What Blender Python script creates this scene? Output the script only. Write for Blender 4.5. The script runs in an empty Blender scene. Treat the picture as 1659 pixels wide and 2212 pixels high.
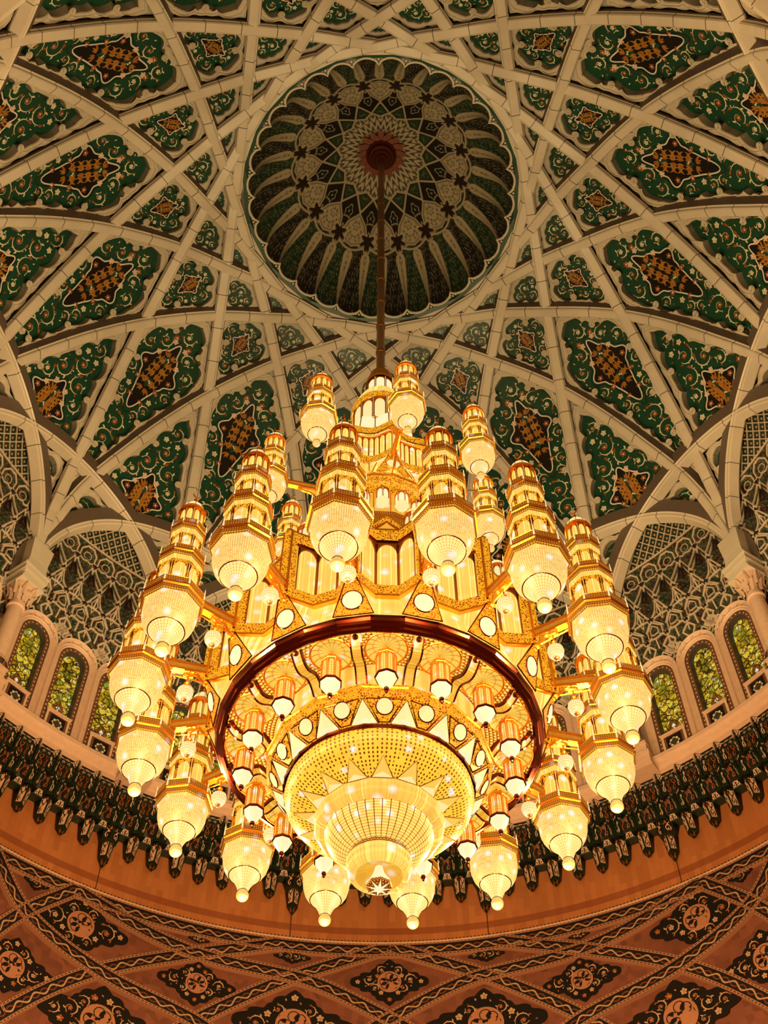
import bpy, math, random
import numpy as np
from mathutils import Matrix, Vector

# ------------------------------------------------------------------ camera, world, exposure
SC = bpy.context.scene
COL = SC.collection
RND = random.Random(7)
R_ = math.radians

CAM_F, CAM_PITCH, CAM_YAW, CAM_ROLL = 2644.13, 0.971820, -0.0148437, -0.0015847
CAM_LOC = (0.3681, -18.0275, 0.0)
def make_camera():
    p, y, r = CAM_PITCH, CAM_YAW, CAM_ROLL
    fw = np.array([math.sin(y)*math.cos(p), math.cos(y)*math.cos(p), math.sin(p)])
    rt = np.cross(fw, [0, 0, 1]); rt /= np.linalg.norm(rt); up = np.cross(rt, fw)
    r2 = rt*math.cos(r)+up*math.sin(r); u2 = -rt*math.sin(r)+up*math.cos(r)
    cd = bpy.data.cameras.new('camera'); co = bpy.data.objects.new('camera', cd); COL.objects.link(co)
    m = Matrix([[r2[0], u2[0], -fw[0], CAM_LOC[0]], [r2[1], u2[1], -fw[1], CAM_LOC[1]],
                [r2[2], u2[2], -fw[2], CAM_LOC[2]], [0, 0, 0, 1]])
    co.matrix_world = m
    cd.sensor_fit = 'VERTICAL'; cd.sensor_height = 36.0; cd.sensor_width = 27.0
    cd.lens = CAM_F/2212*36.0
    cd.clip_end = 300
    SC.camera = co
make_camera()

SC.view_settings.view_transform = 'Standard'
SC.view_settings.look = 'None'
SC.view_settings.gamma = 1.0
SC.view_settings.use_curve_mapping = False
SC.view_settings.exposure = 0.0
SC.cycles.max_bounces = 4
SC.cycles.diffuse_bounces = 2
SC.cycles.glossy_bounces = 2
SC.cycles.transmission_bounces = 2
SC.cycles.transparent_max_bounces = 4
SC.cycles.sample_clamp_indirect = 4.0
SC.cycles.caustics_reflective = False
SC.cycles.caustics_refractive = False
SC.cycles.use_denoising = True

W = bpy.data.worlds.new('hall'); SC.world = W; W.use_nodes = True
W.node_tree.nodes['Background'].inputs[0].default_value = (1.0, 0.62, 0.33, 1)
W.node_tree.nodes['Background'].inputs[1].default_value = 0.014

LAMP_COL = (1.0, 0.74, 0.36)
ADDED_UP_W = 900.0          # spot added over each satellite lantern, aimed up to light the dome
ADDED_LOW_W = 1250.0        # point lamp added under each satellite lantern for the lower walls
LAMP_LOW = (1.0, 0.52, 0.20)

OFS = -3.8              # the chandelier is turned a little against the room (degrees)

# ------------------------------------------------------------------ helpers
def pol(r, az, z):
    a = R_(az)
    return (r*math.sin(a), r*math.cos(a), z)

class MB:
    def __init__(s):
        s.v = []; s.uv = []; s.f = []; s.m = []; s.n = 0; s.col = None
    def add(s, v, f, m=0, uv=None):
        v = np.asarray(v, float).reshape(-1, 3)
        s.v.append(v)
        s.uv.append(np.zeros((len(v), 2)) if uv is None else np.asarray(uv, float).reshape(-1, 2))
        o = s.n
        for q in f: s.f.append(tuple(int(i)+o for i in q))
        if isinstance(m, int): s.m.extend([m]*len(f))
        else: s.m.extend(list(m))
        s.n += len(v)
    def grid(s, P, m=0, uv=None, flip=False):
        """P: (a,b,3) lattice of points"""
        P = np.asarray(P, float); a, b = P.shape[:2]
        idx = np.arange(a*b).reshape(a, b)
        q = np.stack([idx[:-1, :-1], idx[1:, :-1], idx[1:, 1:], idx[:-1, 1:]], -1).reshape(-1, 4)
        if flip: q = q[:, ::-1]
        if uv is None:
            u, v = np.meshgrid(np.linspace(0, 1, a), np.linspace(0, 1, b), indexing='ij'); uv = np.stack([u, v], -1)
        s.add(P.reshape(-1, 3), q.tolist(), m, np.asarray(uv).reshape(-1, 2))
    def lathe(s, prof, n=24, m=0, c=(0, 0, 0), ph=0.0, a0=0.0, a1=360.0, vs=1.0, us=None):
        """profile [(r,z)..]; u in turns*us (default 1), v = running length"""
        prof = np.asarray(prof, float)
        th = np.radians(np.linspace(a0, a1, n+1)+ph)
        d = np.concatenate([[0], np.cumsum(np.hypot(*np.diff(prof, axis=0).T))])*vs
        P = np.empty((n+1, len(prof), 3)); uv = np.empty((n+1, len(prof), 2))
        P[:, :, 0] = c[0]+np.cos(th)[:, None]*prof[:, 0]; P[:, :, 1] = c[1]+np.sin(th)[:, None]*prof[:, 0]
        P[:, :, 2] = c[2]+prof[:, 1]
        uv[:, :, 0] = np.linspace(0, (a1-a0)/360.0, n+1)[:, None]*(us or 1.0); uv[:, :, 1] = d
        s.grid(P, m, uv)
    def box(s, c, sz, m=0, rot=None):
        x, y, z = [q/2 for q in sz]
        v = np.array([[i, j, k] for i in (-x, x) for j in (-y, y) for k in (-z, z)])
        if rot is not None: v = v@np.asarray(rot).T
        f = [(0, 1, 3, 2), (4, 6, 7, 5), (0, 4, 5, 1), (2, 3, 7, 6), (0, 2, 6, 4), (1, 5, 7, 3)]
        s.add(v+np.asarray(c), f, m, v[:, :2]+v[:, 2:3])
    def tube(s, pts, r=0.02, n=6, m=0, closed=False):
        pts = np.asarray(pts, float); k = len(pts)
        rr = np.full(k, r) if np.isscalar(r) else np.asarray(r, float)
        if closed: t = np.roll(pts, -1, 0)-np.roll(pts, 1, 0)
        else: t = np.gradient(pts, axis=0)
        t /= np.linalg.norm(t, axis=1)[:, None]+1e-12
        up = np.array([0, 0, 1.0]) if abs(t[:, 2]).mean() < .9 else np.array([1.0, 0, 0])
        a = np.cross(t, up); a /= np.linalg.norm(a, axis=1)[:, None]+1e-12; b = np.cross(t, a)
        th = np.linspace(0, 2*np.pi, n+1)
        P = pts[:, None]+rr[:, None, None]*(np.cos(th)[None, :, None]*a[:, None]+np.sin(th)[None, :, None]*b[:, None])
        L = np.concatenate([[0], np.cumsum(np.linalg.norm(np.diff(pts, axis=0), axis=1))])
        uv = np.stack([np.repeat(L[:, None], n+1, 1), np.repeat(th[None]/6.283, k, 0)], -1)
        if closed:
            P = np.concatenate([P, P[:1]]); uv = np.concatenate([uv, uv[:1]])
        s.grid(P, m, uv)
    def sweep(s, pts, prof, A, B, m=0, cap=True):
        """prof [(a,b)..] swept along pts with per-point axes A, B; open profile loop closed"""
        pts = np.asarray(pts, float); A = np.asarray(A, float); B = np.asarray(B, float)
        if A.ndim == 1: A = np.repeat(A[None], len(pts), 0)
        if B.ndim == 1: B = np.repeat(B[None], len(pts), 0)
        pr = np.asarray(list(prof)+[prof[0]], float)
        P = pts[:, None]+pr[None, :, :1]*A[:, None]+pr[None, :, 1:]*B[:, None]
        L = np.concatenate([[0], np.cumsum(np.linalg.norm(np.diff(pts, axis=0), axis=1))])
        w = np.concatenate([[0], np.cumsum(np.hypot(*np.diff(pr, axis=0).T))])
        uv = np.stack([np.repeat(L[:, None], len(pr), 1), np.repeat(w[None], len(pts), 0)], -1)
        s.grid(P, m if isinstance(m, int) else list(m)*(len(pts)-1), uv)
        if cap:
            for e in (0, -1):
                s.add(P[e, :-1], [list(range(len(pr)-1))], m if isinstance(m, int) else m[0])
    def sphere(s, c, r, n=12, k=8, m=0, sz=1.0):
        t = np.linspace(-np.pi/2, np.pi/2, k+1)
        s.lathe(np.stack([np.cos(t)*r, np.sin(t)*r*sz], -1), n, m, c)
    def poly(s, pts, m=0, uv=None):
        s.add(pts, [list(range(len(pts)))], m, uv)
    def build(s, name, mats, parent=None, loc=None, smooth=False, origin=None):
        v = np.concatenate(s.v) if s.v else np.zeros((0, 3))
        uv = np.concatenate(s.uv) if s.uv else np.zeros((0, 2))
        if origin is not None: v = v-np.asarray(origin)
        me = bpy.data.meshes.new(name)
        nf = len(s.f)
        ls = np.array([len(f) for f in s.f], np.int32)
        li = np.fromiter((i for f in s.f for i in f), np.int32, int(ls.sum()))
        me.vertices.add(len(v)); me.vertices.foreach_set('co', v.astype(np.float32).ravel())
        me.loops.add(len(li)); me.loops.foreach_set('vertex_index', li)
        me.polygons.add(nf)
        me.polygons.foreach_set('loop_start', np.concatenate([[0], np.cumsum(ls)[:-1]]).astype(np.int32))
        me.polygons.foreach_set('loop_total', ls)
        me.polygons.foreach_set('material_index', np.array(s.m, np.int32))
        me.polygons.foreach_set('use_smooth', np.full(nf, bool(smooth)))
        ul = me.uv_layers.new(name='UVMap'); ul.data.foreach_set('uv', uv[li].astype(np.float32).ravel())
        if s.col is not None:
            c = np.concatenate(s.col); ca = me.color_attributes.new('Col', 'FLOAT_COLOR', 'POINT')
            ca.data.foreach_set('color', np.concatenate([c, np.ones((len(c), 1))], 1).astype(np.float32).ravel())
        me.update(calc_edges=True); me.validate()
        for mt in (mats if isinstance(mats, (list, tuple)) else [mats]): me.materials.append(mt)
        o = bpy.data.objects.new(name, me); COL.objects.link(o)
        if parent is not None: o.parent = parent
        if loc is not None: o.location = loc
        return o

def empty(name, loc=(0, 0, 0), rz=0.0, parent=None):
    o = bpy.data.objects.new(name, None); COL.objects.link(o)
    o.location = loc; o.rotation_euler = (0, 0, rz); o.empty_display_size = 0.2
    if parent is not None: o.parent = parent
    return o
def tag(o, label=None, cat=None, group=None, kind=None):
    if label: o['label'] = label
    if cat: o['category'] = cat
    if group: o['group'] = group
    if kind: o['kind'] = kind
    return o
def copy_tree(o, parent=None):
    c = o.copy(); COL.objects.link(c)
    if parent is not None: c.parent = parent
    for ch in list(o.children): copy_tree(ch, c)
    return c

# ------------------------------------------------------------------ materials
def newmat(name):
    m = bpy.data.materials.new(name); m.use_nodes = True
    nt = m.node_tree; nt.nodes.clear()
    out = nt.nodes.new('ShaderNodeOutputMaterial')
    return m, nt, out
class G:
    """tiny node-graph writer"""
    def __init__(s, nt): s.nt = nt
    def n(s, t, **kw):
        nd = s.nt.nodes.new(t)
        for k, v in kw.items(): setattr(nd, k, v)
        return nd
    def put(s, sock, v):
        if isinstance(v, bpy.types.NodeSocket): s.nt.links.new(v, sock)
        elif isinstance(v, (tuple, list)) and len(v) == 3 and sock.type == 'RGBA': sock.default_value = (*v, 1)
        else: sock.default_value = v
    def math(s, op, a, b=0.0, c=0.0):
        nd = s.n('ShaderNodeMath', operation=op)
        s.put(nd.inputs[0], a); s.put(nd.inputs[1], b); s.put(nd.inputs[2], c)
        return nd.outputs[0]
    def mix(s, f, a, b):
        nd = s.n('ShaderNodeMix', data_type='RGBA')
        s.put(nd.inputs[0], f); s.put(nd.inputs[6], a); s.put(nd.inputs[7], b)
        return nd.outputs[2]
    def step(s, x, lo, hi):
        nd = s.n('ShaderNodeMapRange'); nd.interpolation_type = 'SMOOTHSTEP'
        s.put(nd.inputs[0], x); s.put(nd.inputs[1], lo); s.put(nd.inputs[2], hi); s.put(nd.inputs[3], 0.0); s.put(nd.inputs[4], 1.0)
        return nd.outputs[0]
    def uv(s):
        t = s.n('ShaderNodeTexCoord'); sp = s.n('ShaderNodeSeparateXYZ'); s.nt.links.new(t.outputs['UV'], sp.inputs[0])
        return t.outputs['UV'], sp.outputs[0], sp.outputs[1]
    def obj(s): return s.n('ShaderNodeTexCoord').outputs['Object']
    def comb(s, x, y, z=0.0):
        nd = s.n('ShaderNodeCombineXYZ'); s.put(nd.inputs[0], x); s.put(nd.inputs[1], y); s.put(nd.inputs[2], z); return nd.outputs[0]
    def noise(s, vec, sc, det=2.0):
        nd = s.n('ShaderNodeTexNoise'); s.put(nd.inputs['Vector'], vec); nd.inputs['Scale'].default_value = sc; nd.inputs['Detail'].default_value = det
        return nd.outputs[0]
    def voro(s, vec, sc, feature='F1', rnd=1.0, dim='3D'):
        nd = s.n('ShaderNodeTexVoronoi', feature=feature, voronoi_dimensions=dim)
        s.put(nd.inputs['Vector'], vec); nd.inputs['Scale'].default_value = sc
        if 'Randomness' in nd.inputs: nd.inputs['Randomness'].default_value = rnd
        return nd
    def bump(s, h, d=0.02, st=0.5):
        nd = s.n('ShaderNodeBump'); nd.inputs['Strength'].default_value = st; nd.inputs['Distance'].default_value = d; s.put(nd.inputs['Height'], h)
        return nd.outputs[0]
def pbr(g, out, col, rough=0.5, metal=0.0, emit=None, est=0.0, bump=None, spec=0.3):
    b = g.n('ShaderNodeBsdfPrincipled')
    g.put(b.inputs['Base Color'], col); g.put(b.inputs['Roughness'], rough); g.put(b.inputs['Metallic'], metal)
    b.inputs['Specular IOR Level'].default_value = spec
    if emit is not None:
        g.put(b.inputs['Emission Color'], emit); g.put(b.inputs['Emission Strength'], est)
    if bump is not None: g.nt.links.new(bump, b.inputs['Normal'])
    g.nt.links.new(b.outputs[0], out.inputs[0])
    return b
def plain(name, col, rough=0.5, metal=0.0, var=0.15, sc=6.0, spec=0.3):
    m, nt, out = newmat(name); g = G(nt)
    f = g.noise(g.obj(), sc, 3)
    c = g.mix(f, tuple(x*(1-var) for x in col), tuple(min(1, x*(1+var)) for x in col))
    pbr(g, out, c, rough, metal, spec=spec); return m
def glow(name, fn, rough=0.4):
    """lit crystal or glass, or gold given a glow: fn(g) returns (emission colour socket, strength)"""
    m, nt, out = newmat(name); g = G(nt)
    c, st = fn(g)
    pbr(g, out, (0.03, 0.018, 0.006), rough, 0.0, emit=c, est=st, spec=0.15)
    m.cycles.emission_sampling = 'NONE'
    return m

def m_rib():
    m, nt, out = newmat('rib_stone'); g = G(nt); uv, u, v = g.uv()
    f = g.noise(g.obj(), 1.3, 4)
    c = g.mix(f, (0.54, 0.49, 0.39), (0.72, 0.66, 0.53))
    j = g.math('ABSOLUTE', g.math('SUBTRACT', g.math('FRACT', g.math('DIVIDE', u, 1.45)), 0.5))
    c = g.mix(g.step(j, 0.008, 0.016), (0.12, 0.10, 0.08), c)
    pbr(g, out, c, 0.35); return m
def m_marble():
    m, nt, out = newmat('mottled_marble'); g = G(nt); o = g.obj()
    vo = g.voro(o, 2.6); b = g.voro(o, 7.0)
    sp = g.n('ShaderNodeSeparateColor'); nt.links.new(vo.outputs['Color'], sp.inputs[0])
    sq = g.n('ShaderNodeSeparateColor'); nt.links.new(b.outputs['Color'], sq.inputs[0])
    c = g.mix(sp.outputs[0], (0.44, 0.40, 0.32), (0.60, 0.55, 0.44))
    c = g.mix(g.math('MULTIPLY', g.step(sq.outputs[0], 0.62, 0.7), g.noise(o, 1.1)), c, (0.33, 0.30, 0.24))
    pbr(g, out, c, 0.4); return m
def m_wall():
    m, nt, out = newmat('stone_cladding'); g = G(nt); uv, u, v = g.uv()
    br = g.n('ShaderNodeTexBrick'); br.offset = 0.5
    nt.links.new(g.comb(g.math('MULTIPLY', v, 1.0), u), br.inputs['Vector'])
    br.inputs['Scale'].default_value = 1.0; br.inputs['Brick Width'].default_value = 0.9; br.inputs['Row Height'].default_value = 0.21
    br.inputs['Mortar Size'].default_value = 0.004; br.inputs['Bias'].default_value = 0.0
    br.inputs['Color1'].default_value = (0.42, 0.165, 0.055, 1); br.inputs['Color2'].default_value = (0.54, 0.225, 0.08, 1)
    br.inputs['Mortar'].default_value = (0.38, 0.16, 0.055, 1)
    c = g.mix(g.math('MULTIPLY', g.noise(g.comb(g.math('MULTIPLY', u, 3.0), g.math('MULTIPLY', v, .6)), 3.0, 3), 0.35), br.outputs[0], (0.40, 0.155, 0.05))
    st = g.math('MULTIPLY', g.step(v, 26.02, 26.04), g.math('SUBTRACT', 1.0, g.step(v, 26.28, 26.30)))
    c = g.mix(g.math('MULTIPLY', st, .75), c, (0.25, 0.075, 0.028))
    # one open joint at every bay corner
    bj = g.math('ABSOLUTE', g.math('SUBTRACT', g.math('FRACT', g.math('DIVIDE', u, 17.0*math.pi/8)), 0.5))
    c = g.mix(g.step(bj, 0.0018, 0.003), (0.04, 0.025, 0.02), c)
    pbr(g, out, c, 0.13, spec=0.5); return m
def m_mosaic():
    m, nt, out = newmat('rose_marble_mosaic'); g = G(nt); uv, u, v = g.uv()
    br = g.voro(uv, 4.2, rnd=0.75, dim='2D'); br.distance = 'CHEBYCHEV'
    sp = g.n('ShaderNodeSeparateColor'); nt.links.new(br.outputs['Color'], sp.inputs[0])
    c = g.mix(sp.outputs[0], (0.16, 0.058, 0.037), (0.22, 0.082, 0.05))
    c = g.mix(g.math('MULTIPLY', g.step(sp.outputs[1], 0.8, 0.83), .55), c, (0.11, 0.04, 0.022))
    pbr(g, out, c, 0.36, spec=.55); return m
def m_rope():
    """twisted cream rope on a black band; u along, v across -1..1"""
    m, nt, out = newmat('rope_band'); g = G(nt); uv, u, v = g.uv()
    k = g.math('MULTIPLY', u, 2*math.pi/0.62)
    s1 = g.math('MULTIPLY', g.math('SINE', k), 0.30)
    s2 = g.math('MULTIPLY', s1, -1.0)
    d1 = g.math('ABSOLUTE', g.math('SUBTRACT', v, s1)); d2 = g.math('ABSOLUTE', g.math('SUBTRACT', v, s2))
    c = g.mix(g.step(d2, 0.07, 0.11), (0.16, 0.05, 0.03), (0.012, 0.011, 0.012))
    c = g.mix(g.step(d1, 0.09, 0.14), (0.46, 0.31, 0.18), c)
    # lines of beads at both edges
    av = g.math('ABSOLUTE', v)
    pu = g.math('ABSOLUTE', g.math('SUBTRACT', g.math('FRACT', g.math('DIVIDE', u, 0.13)), 0.5))
    bead = g.math('MULTIPLY', g.math('SUBTRACT', 1.0, g.step(pu, 0.22, 0.32)), g.math('SUBTRACT', 1.0, g.step(g.math('ABSOLUTE', g.math('SUBTRACT', av, 0.84)), 0.05, 0.09)))
    edge = g.step(av, 0.64, 0.67)
    c = g.mix(edge, c, (0.36, 0.19, 0.115))
    c = g.mix(bead, c, (0.05, 0.035, 0.025))
    pbr(g, out, c, 0.4); return m
def m_glass(seed):
    m, nt, out = newmat('stained_glass'); g = G(nt); uv, u, v = g.uv()
    w = g.noise(g.comb(u, v, seed), 3.0, 2)
    vec = g.comb(g.math('ADD', u, g.math('MULTIPLY', w, .22)), g.math('ADD', v, g.math('MULTIPLY', w, .22)), seed)
    a = g.voro(vec, 3.6); sp = g.n('ShaderNodeSeparateColor'); nt.links.new(a.outputs['Color'], sp.inputs[0])
    b = g.voro(vec, 13.0); sq = g.n('ShaderNodeSeparateColor'); nt.links.new(b.outputs['Color'], sq.inputs[0])
    c = g.mix(sp.outputs[0], (0.52, 0.32, 0.004), (0.92, 0.68, 0.06))
    c = g.mix(g.step(sp.outputs[1], 0.84, 0.88), c, (0.30, 0.34, 0.03))
    c = g.mix(g.math('MULTIPLY', g.step(sq.outputs[0], 0.68, 0.74), .9), c, (0.20, 0.055, 0.004))
    c = g.mix(g.math('MULTIPLY', g.step(sq.outputs[1], 0.90, 0.93), .8), c, (0.95, 0.85, 0.55))
    # brown lozenge with a pale heart near the foot, another near the head
    du = g.math('ABSOLUTE', u)
    lo = g.math('ADD', g.math('MULTIPLY', du, 1.6), g.math('ABSOLUTE', g.math('SUBTRACT', v, 0.42)))
    c = g.mix(g.step(lo, 0.40, 0.44), g.mix(sq.outputs[2], (0.30, 0.07, 0.006), (0.16, 0.05, 0.004)), c)
    c = g.mix(g.step(lo, 0.12, 0.15), (0.95, 0.85, 0.6), c)
    lo2 = g.math('ADD', g.math('MULTIPLY', du, 2.2), g.math('ABSOLUTE', g.math('SUBTRACT', v, 2.2)))
    c = g.mix(g.step(lo2, 0.50, 0.54), g.mix(sq.outputs[2], (0.30, 0.30, 0.02), (0.22, 0.13, 0.006)), c)
    e = g.voro(vec, 3.6, 'DISTANCE_TO_EDGE'); e2 = g.voro(vec, 13.0, 'DISTANCE_TO_EDGE')
    c = g.mix(g.step(e.outputs[0], 0.035, 0.07), (0.02, 0.014, 0.0), c)
    c = g.mix(g.math('MULTIPLY', g.math('SUBTRACT', 1.0, g.step(e2.outputs[0], 0.02, 0.06)), .65), c, (0.04, 0.02, 0.0))
    pbr(g, out, (0.02, 0.015, 0.0), 0.2, emit=c, est=0.9); m.cycles.emission_sampling = 'NONE'; return m
def m_vc(name='inlaid_tile', rough=0.4):
    m, nt, out = newmat(name); g = G(nt)
    a = g.n('ShaderNodeAttribute', attribute_name='Col')
    pbr(g, out, a.outputs['Color'], rough); return m
def m_lace(name='glowing_filigree', sc=19.0, lo=(0.17, 0.012, 0.0), hi=(1.0, 0.43, 0.015), est=0.95):
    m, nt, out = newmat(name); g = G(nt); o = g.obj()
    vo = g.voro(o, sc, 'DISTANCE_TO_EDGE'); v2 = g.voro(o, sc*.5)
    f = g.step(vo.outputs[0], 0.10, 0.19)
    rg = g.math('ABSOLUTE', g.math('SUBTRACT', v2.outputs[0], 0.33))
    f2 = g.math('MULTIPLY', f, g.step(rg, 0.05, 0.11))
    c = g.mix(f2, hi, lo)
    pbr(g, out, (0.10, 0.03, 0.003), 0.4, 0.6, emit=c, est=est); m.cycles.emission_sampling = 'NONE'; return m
WHITE = (1.0, 0.90, 0.86)
def lively(g, c, amount=0.85, sc=3.6, var=.35, lo=.80, rad=.40):
    """glow of bulbs drawn into the emission: uneven brightness with a few white sparks"""
    b = g.noise(g.obj(), sc*.7, 1)
    k = g.math('ADD', g.math('MULTIPLY', b, var), lo)
    sc_ = g.n('ShaderNodeVectorMath', operation='SCALE'); g.put(sc_.inputs[0], c); g.put(sc_.inputs['Scale'], k)
    hot = g.voro(g.obj(), sc); hs = g.math('SUBTRACT', 1.0, g.step(hot.outputs[0], 0.03, rad))
    return g.mix(g.math('MULTIPLY', hs, amount), sc_.outputs[0], WHITE)
def cellgrid(g, nu, nv):
    uv, u, v = g.uv(); x = g.math('MULTIPLY', u, nu); y = g.math('MULTIPLY', v, nv)
    fx = g.math('ABSOLUTE', g.math('SUBTRACT', g.math('FRACT', x), 0.5)); fy = g.math('ABSOLUTE', g.math('SUBTRACT', g.math('FRACT', y), 0.5))
    cell = g.n('ShaderNodeTexWhiteNoise', noise_dimensions='2D'); g.put(cell.inputs['Vector'], g.comb(g.math('FLOOR', x), g.math('FLOOR', y)))
    return fx, fy, cell.outputs[0], x
def f_beads(nu, nv, gap=(0.74, 0.33, 0.035), lit=(1.0, 0.72, 0.25), st=1.16, dark=0.62):
    def fn(g):
        fx, fy, cell, x = cellgrid(g, nu, nv)
        d = g.math('SQRT', g.math('ADD', g.math('MULTIPLY', fx, fx), g.math('MULTIPLY', fy, fy)))
        c = g.mix(g.step(d, 0.32, 0.56), lit, gap)
        c = g.mix(g.math('MULTIPLY', g.step(cell, dark, 0.98), .5), c, gap)
        return lively(g, c), st
    return fn
def f_dots(nu, nv, base=(1.0, 0.52, 0.035), dot=(0.15, 0.005, 0.0), st=1.0):
    def fn(g):
        fx, fy, cell, x = cellgrid(g, nu, nv)
        d = g.math('SQRT', g.math('ADD', g.math('MULTIPLY', fx, fx), g.math('MULTIPLY', g.math('MULTIPLY', fy, fy), .5)))
        c = g.mix(g.math('MULTIPLY', g.math('SUBTRACT', 1.0, g.step(d, 0.16, 0.27)), g.step(cell, .06, .2)), base, dot)
        return lively(g, c, .75, 3.0, .4, .78, .30), st
    return fn
def f_ribs(nu, nv, lit=(1.0, 0.74, 0.27), line=(0.50, 0.19, 0.014), st=1.16, wu=0.07, wv=0.09, hor=.6, horc=(0.76, 0.26, 0.012)):
    def fn(g):
        fx, fy, cell, x = cellgrid(g, nu, nv)
        l1 = g.math('SUBTRACT', 1.0, g.step(fx, wu*.6, wu*1.3)); l2 = g.math('MULTIPLY', g.math('SUBTRACT', 1.0, g.step(fy, wv*.5, wv*1.6)), hor)
        c = lively(g, g.mix(l2, lit, horc), .85, 4.0)
        return g.mix(l1, c, line), st
    return fn
def f_strands(nu, lit=(1.0, 0.63, 0.12), line=(0.76, 0.34, 0.02), st=1.12):
    def fn(g):
        uv, u, v = g.uv(); x = g.math('MULTIPLY', u, nu)
        fx = g.math('ABSOLUTE', g.math('SUBTRACT', g.math('FRACT', x), 0.5))
        wn = g.n('ShaderNodeTexWhiteNoise', noise_dimensions='1D'); g.put(wn.inputs['W'], g.math('FLOOR', x))
        c = g.mix(g.math('MULTIPLY', g.math('SUBTRACT', 1.0, g.step(fx, 0.10, 0.34)), g.math('ADD', g.math('MULTIPLY', wn.outputs[0], .85), .1)), lit, line)
        c = g.mix(g.step(wn.outputs[0], .82, .9), c, tuple(min(1, q*1.25+.03) for q in lit))
        return lively(g, c, .8, 3.0), st
    return fn
def f_scales(sc=1.0):
    def fn(g):
        uv, u, v = g.uv()
        row = g.math('FLOOR', v); off = g.math('MULTIPLY', g.math('MODULO', row, 2.0), .5)
        fx = g.math('SUBTRACT', g.math('FRACT', g.math('ADD', u, off)), 0.5); fy = g.math('FRACT', v)
        d = g.math('SQRT', g.math('ADD', g.math('MULTIPLY', fx, fx), g.math('MULTIPLY', g.math('MULTIPLY', fy, fy), .35)))
        c = g.mix(g.step(d, 0.36, 0.50), (1.0, 0.66, 0.09), (0.46, 0.055, 0.001))
        return lively(g, c, .6, 3.0, .5, .68, .3), 1.2
    return fn
def f_lattice():
    def fn(g):
        uv, u, v = g.uv()
        fx = g.math('ABSOLUTE', g.math('SUBTRACT', g.math('FRACT', u), 0.5)); fy = g.math('ABSOLUTE', g.math('SUBTRACT', g.math('FRACT', v), 0.5))
        d = g.math('ADD', fx, fy); r = g.math('ABSOLUTE', g.math('SUBTRACT', d, 0.34))
        hole = g.math('MAXIMUM', g.math('SUBTRACT', 1.0, g.step(d, .16, .26)), g.step(d, .62, .74))
        c = g.mix(hole, (0.20, 0.016, 0.0), (0.98, 0.44, 0.03))
        c = g.mix(g.math('SUBTRACT', 1.0, g.step(fy, .03, .08)), c, (0.10, 0.006, 0.0))
        return lively(g, c, .25, 3.0, .6, .62, .3), 0.95
    return fn
def f_opal(c0=(1.0, 0.77, 0.33), st=1.12):
    def fn(g):
        b = g.noise(g.obj(), 5.0, 2)
        return g.mix(b, tuple(x*.86 for x in c0), c0), st
    return fn

M = {}
M['rib'] = m_rib(); M['marble'] = m_marble()
M['mould'] = plain('moulding_stone', (0.60, 0.54, 0.42), 0.4)
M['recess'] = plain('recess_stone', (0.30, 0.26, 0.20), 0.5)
M['flank'] = plain('rib_flank_dark', (0.14, 0.105, 0.08), 0.5)  # darker tone for the side faces of the ribs
M['green'] = plain('green_ground', (0.010, 0.060, 0.030), 0.35, var=.25)
M['black'] = plain('black_ground', (0.008, 0.007, 0.007), 0.35)
M['cream'] = plain('cream_inlay', (0.74, 0.68, 0.46), 0.4)
M['rust'] = plain('rust_inlay', (0.30, 0.09, 0.022), 0.4)
M['rose'] = plain('rose_inlay', (0.74, 0.55, 0.40), 0.4)
M['ochre'] = plain('ochre_gilding', (0.40, 0.19, 0.028), 0.35)
M['grey'] = plain('white_outline', (0.72, 0.70, 0.62), 0.4)
M['wall'] = m_wall(); M['mosaic'] = m_mosaic(); M['rope'] = m_rope()
M['vc'] = m_vc()
M['pink'] = plain('pink_stone', (0.66, 0.47, 0.34), 0.4)
M['dkgreen'] = plain('dark_green_edge', (0.012, 0.028, 0.016), 0.3)
M['border'] = plain('brown_border', (0.15, 0.062, 0.03), 0.4, var=.5, sc=14)
M['teal'] = plain('teal_edge', (0.01, 0.12, 0.11), 0.3)
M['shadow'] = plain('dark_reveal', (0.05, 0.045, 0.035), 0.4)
M['gold'] = plain('polished_gold', (0.85, 0.33, 0.03), 0.34, 1.0, var=.2, sc=9)
M['goldsoft'] = glow('glowing_gold', lambda g: (g.mix(g.noise(g.obj(), 16, 2), (0.55, 0.13, 0.004), (0.90, 0.36, 0.025)), 0.62))  # gold given a glow of its own, for lamplight on the metal
M['bronze'] = plain('dark_bronze', (0.15, 0.028, 0.012), 0.16, 1.0)
M['umber'] = plain('umber_gilt', (0.22, 0.07, 0.012), 0.4, 0.7)
M['roundel'] = plain('rose_roundel', (0.40, 0.20, 0.12), .4)
M['tan'] = plain('tan_inlay', (0.50, 0.36, 0.22), .4)
M['rod'] = plain('bronze_rod', (0.30, 0.15, 0.05), 0.3, 0.9)
M['lace'] = m_lace(); M['laced'] = glow('glowing_balustrade', f_lattice())  # glow put into gold lace and balustrade for the lamplight
M['bead'] = glow('crystal_bead_bowl', f_beads(74, 30))
M['neck'] = glow('crystal_neck', f_ribs(30, 17))
M['ball'] = glow('crystal_ball', f_ribs(16, 14, lit=(1.0, .62, .15), line=(.78, .34, .03), st=.95))
M['strand'] = glow('crystal_strands', f_strands(3.0))
M['strand2'] = glow('amber_strands', f_strands(26.0, (1.0, .50, .045), (.66, .20, .006), .95))
M['opal'] = glow('lit_opal_glass', f_opal())
M['opalw'] = glow('bright_opal_glass', f_opal((1.0, 0.84, 0.47), 1.15))
M['scale'] = glow('fish_scale_crystal', f_scales())
M['bead2'] = glow('amber_bead_net', f_dots(126, 12.5, st=1.2))
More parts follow.
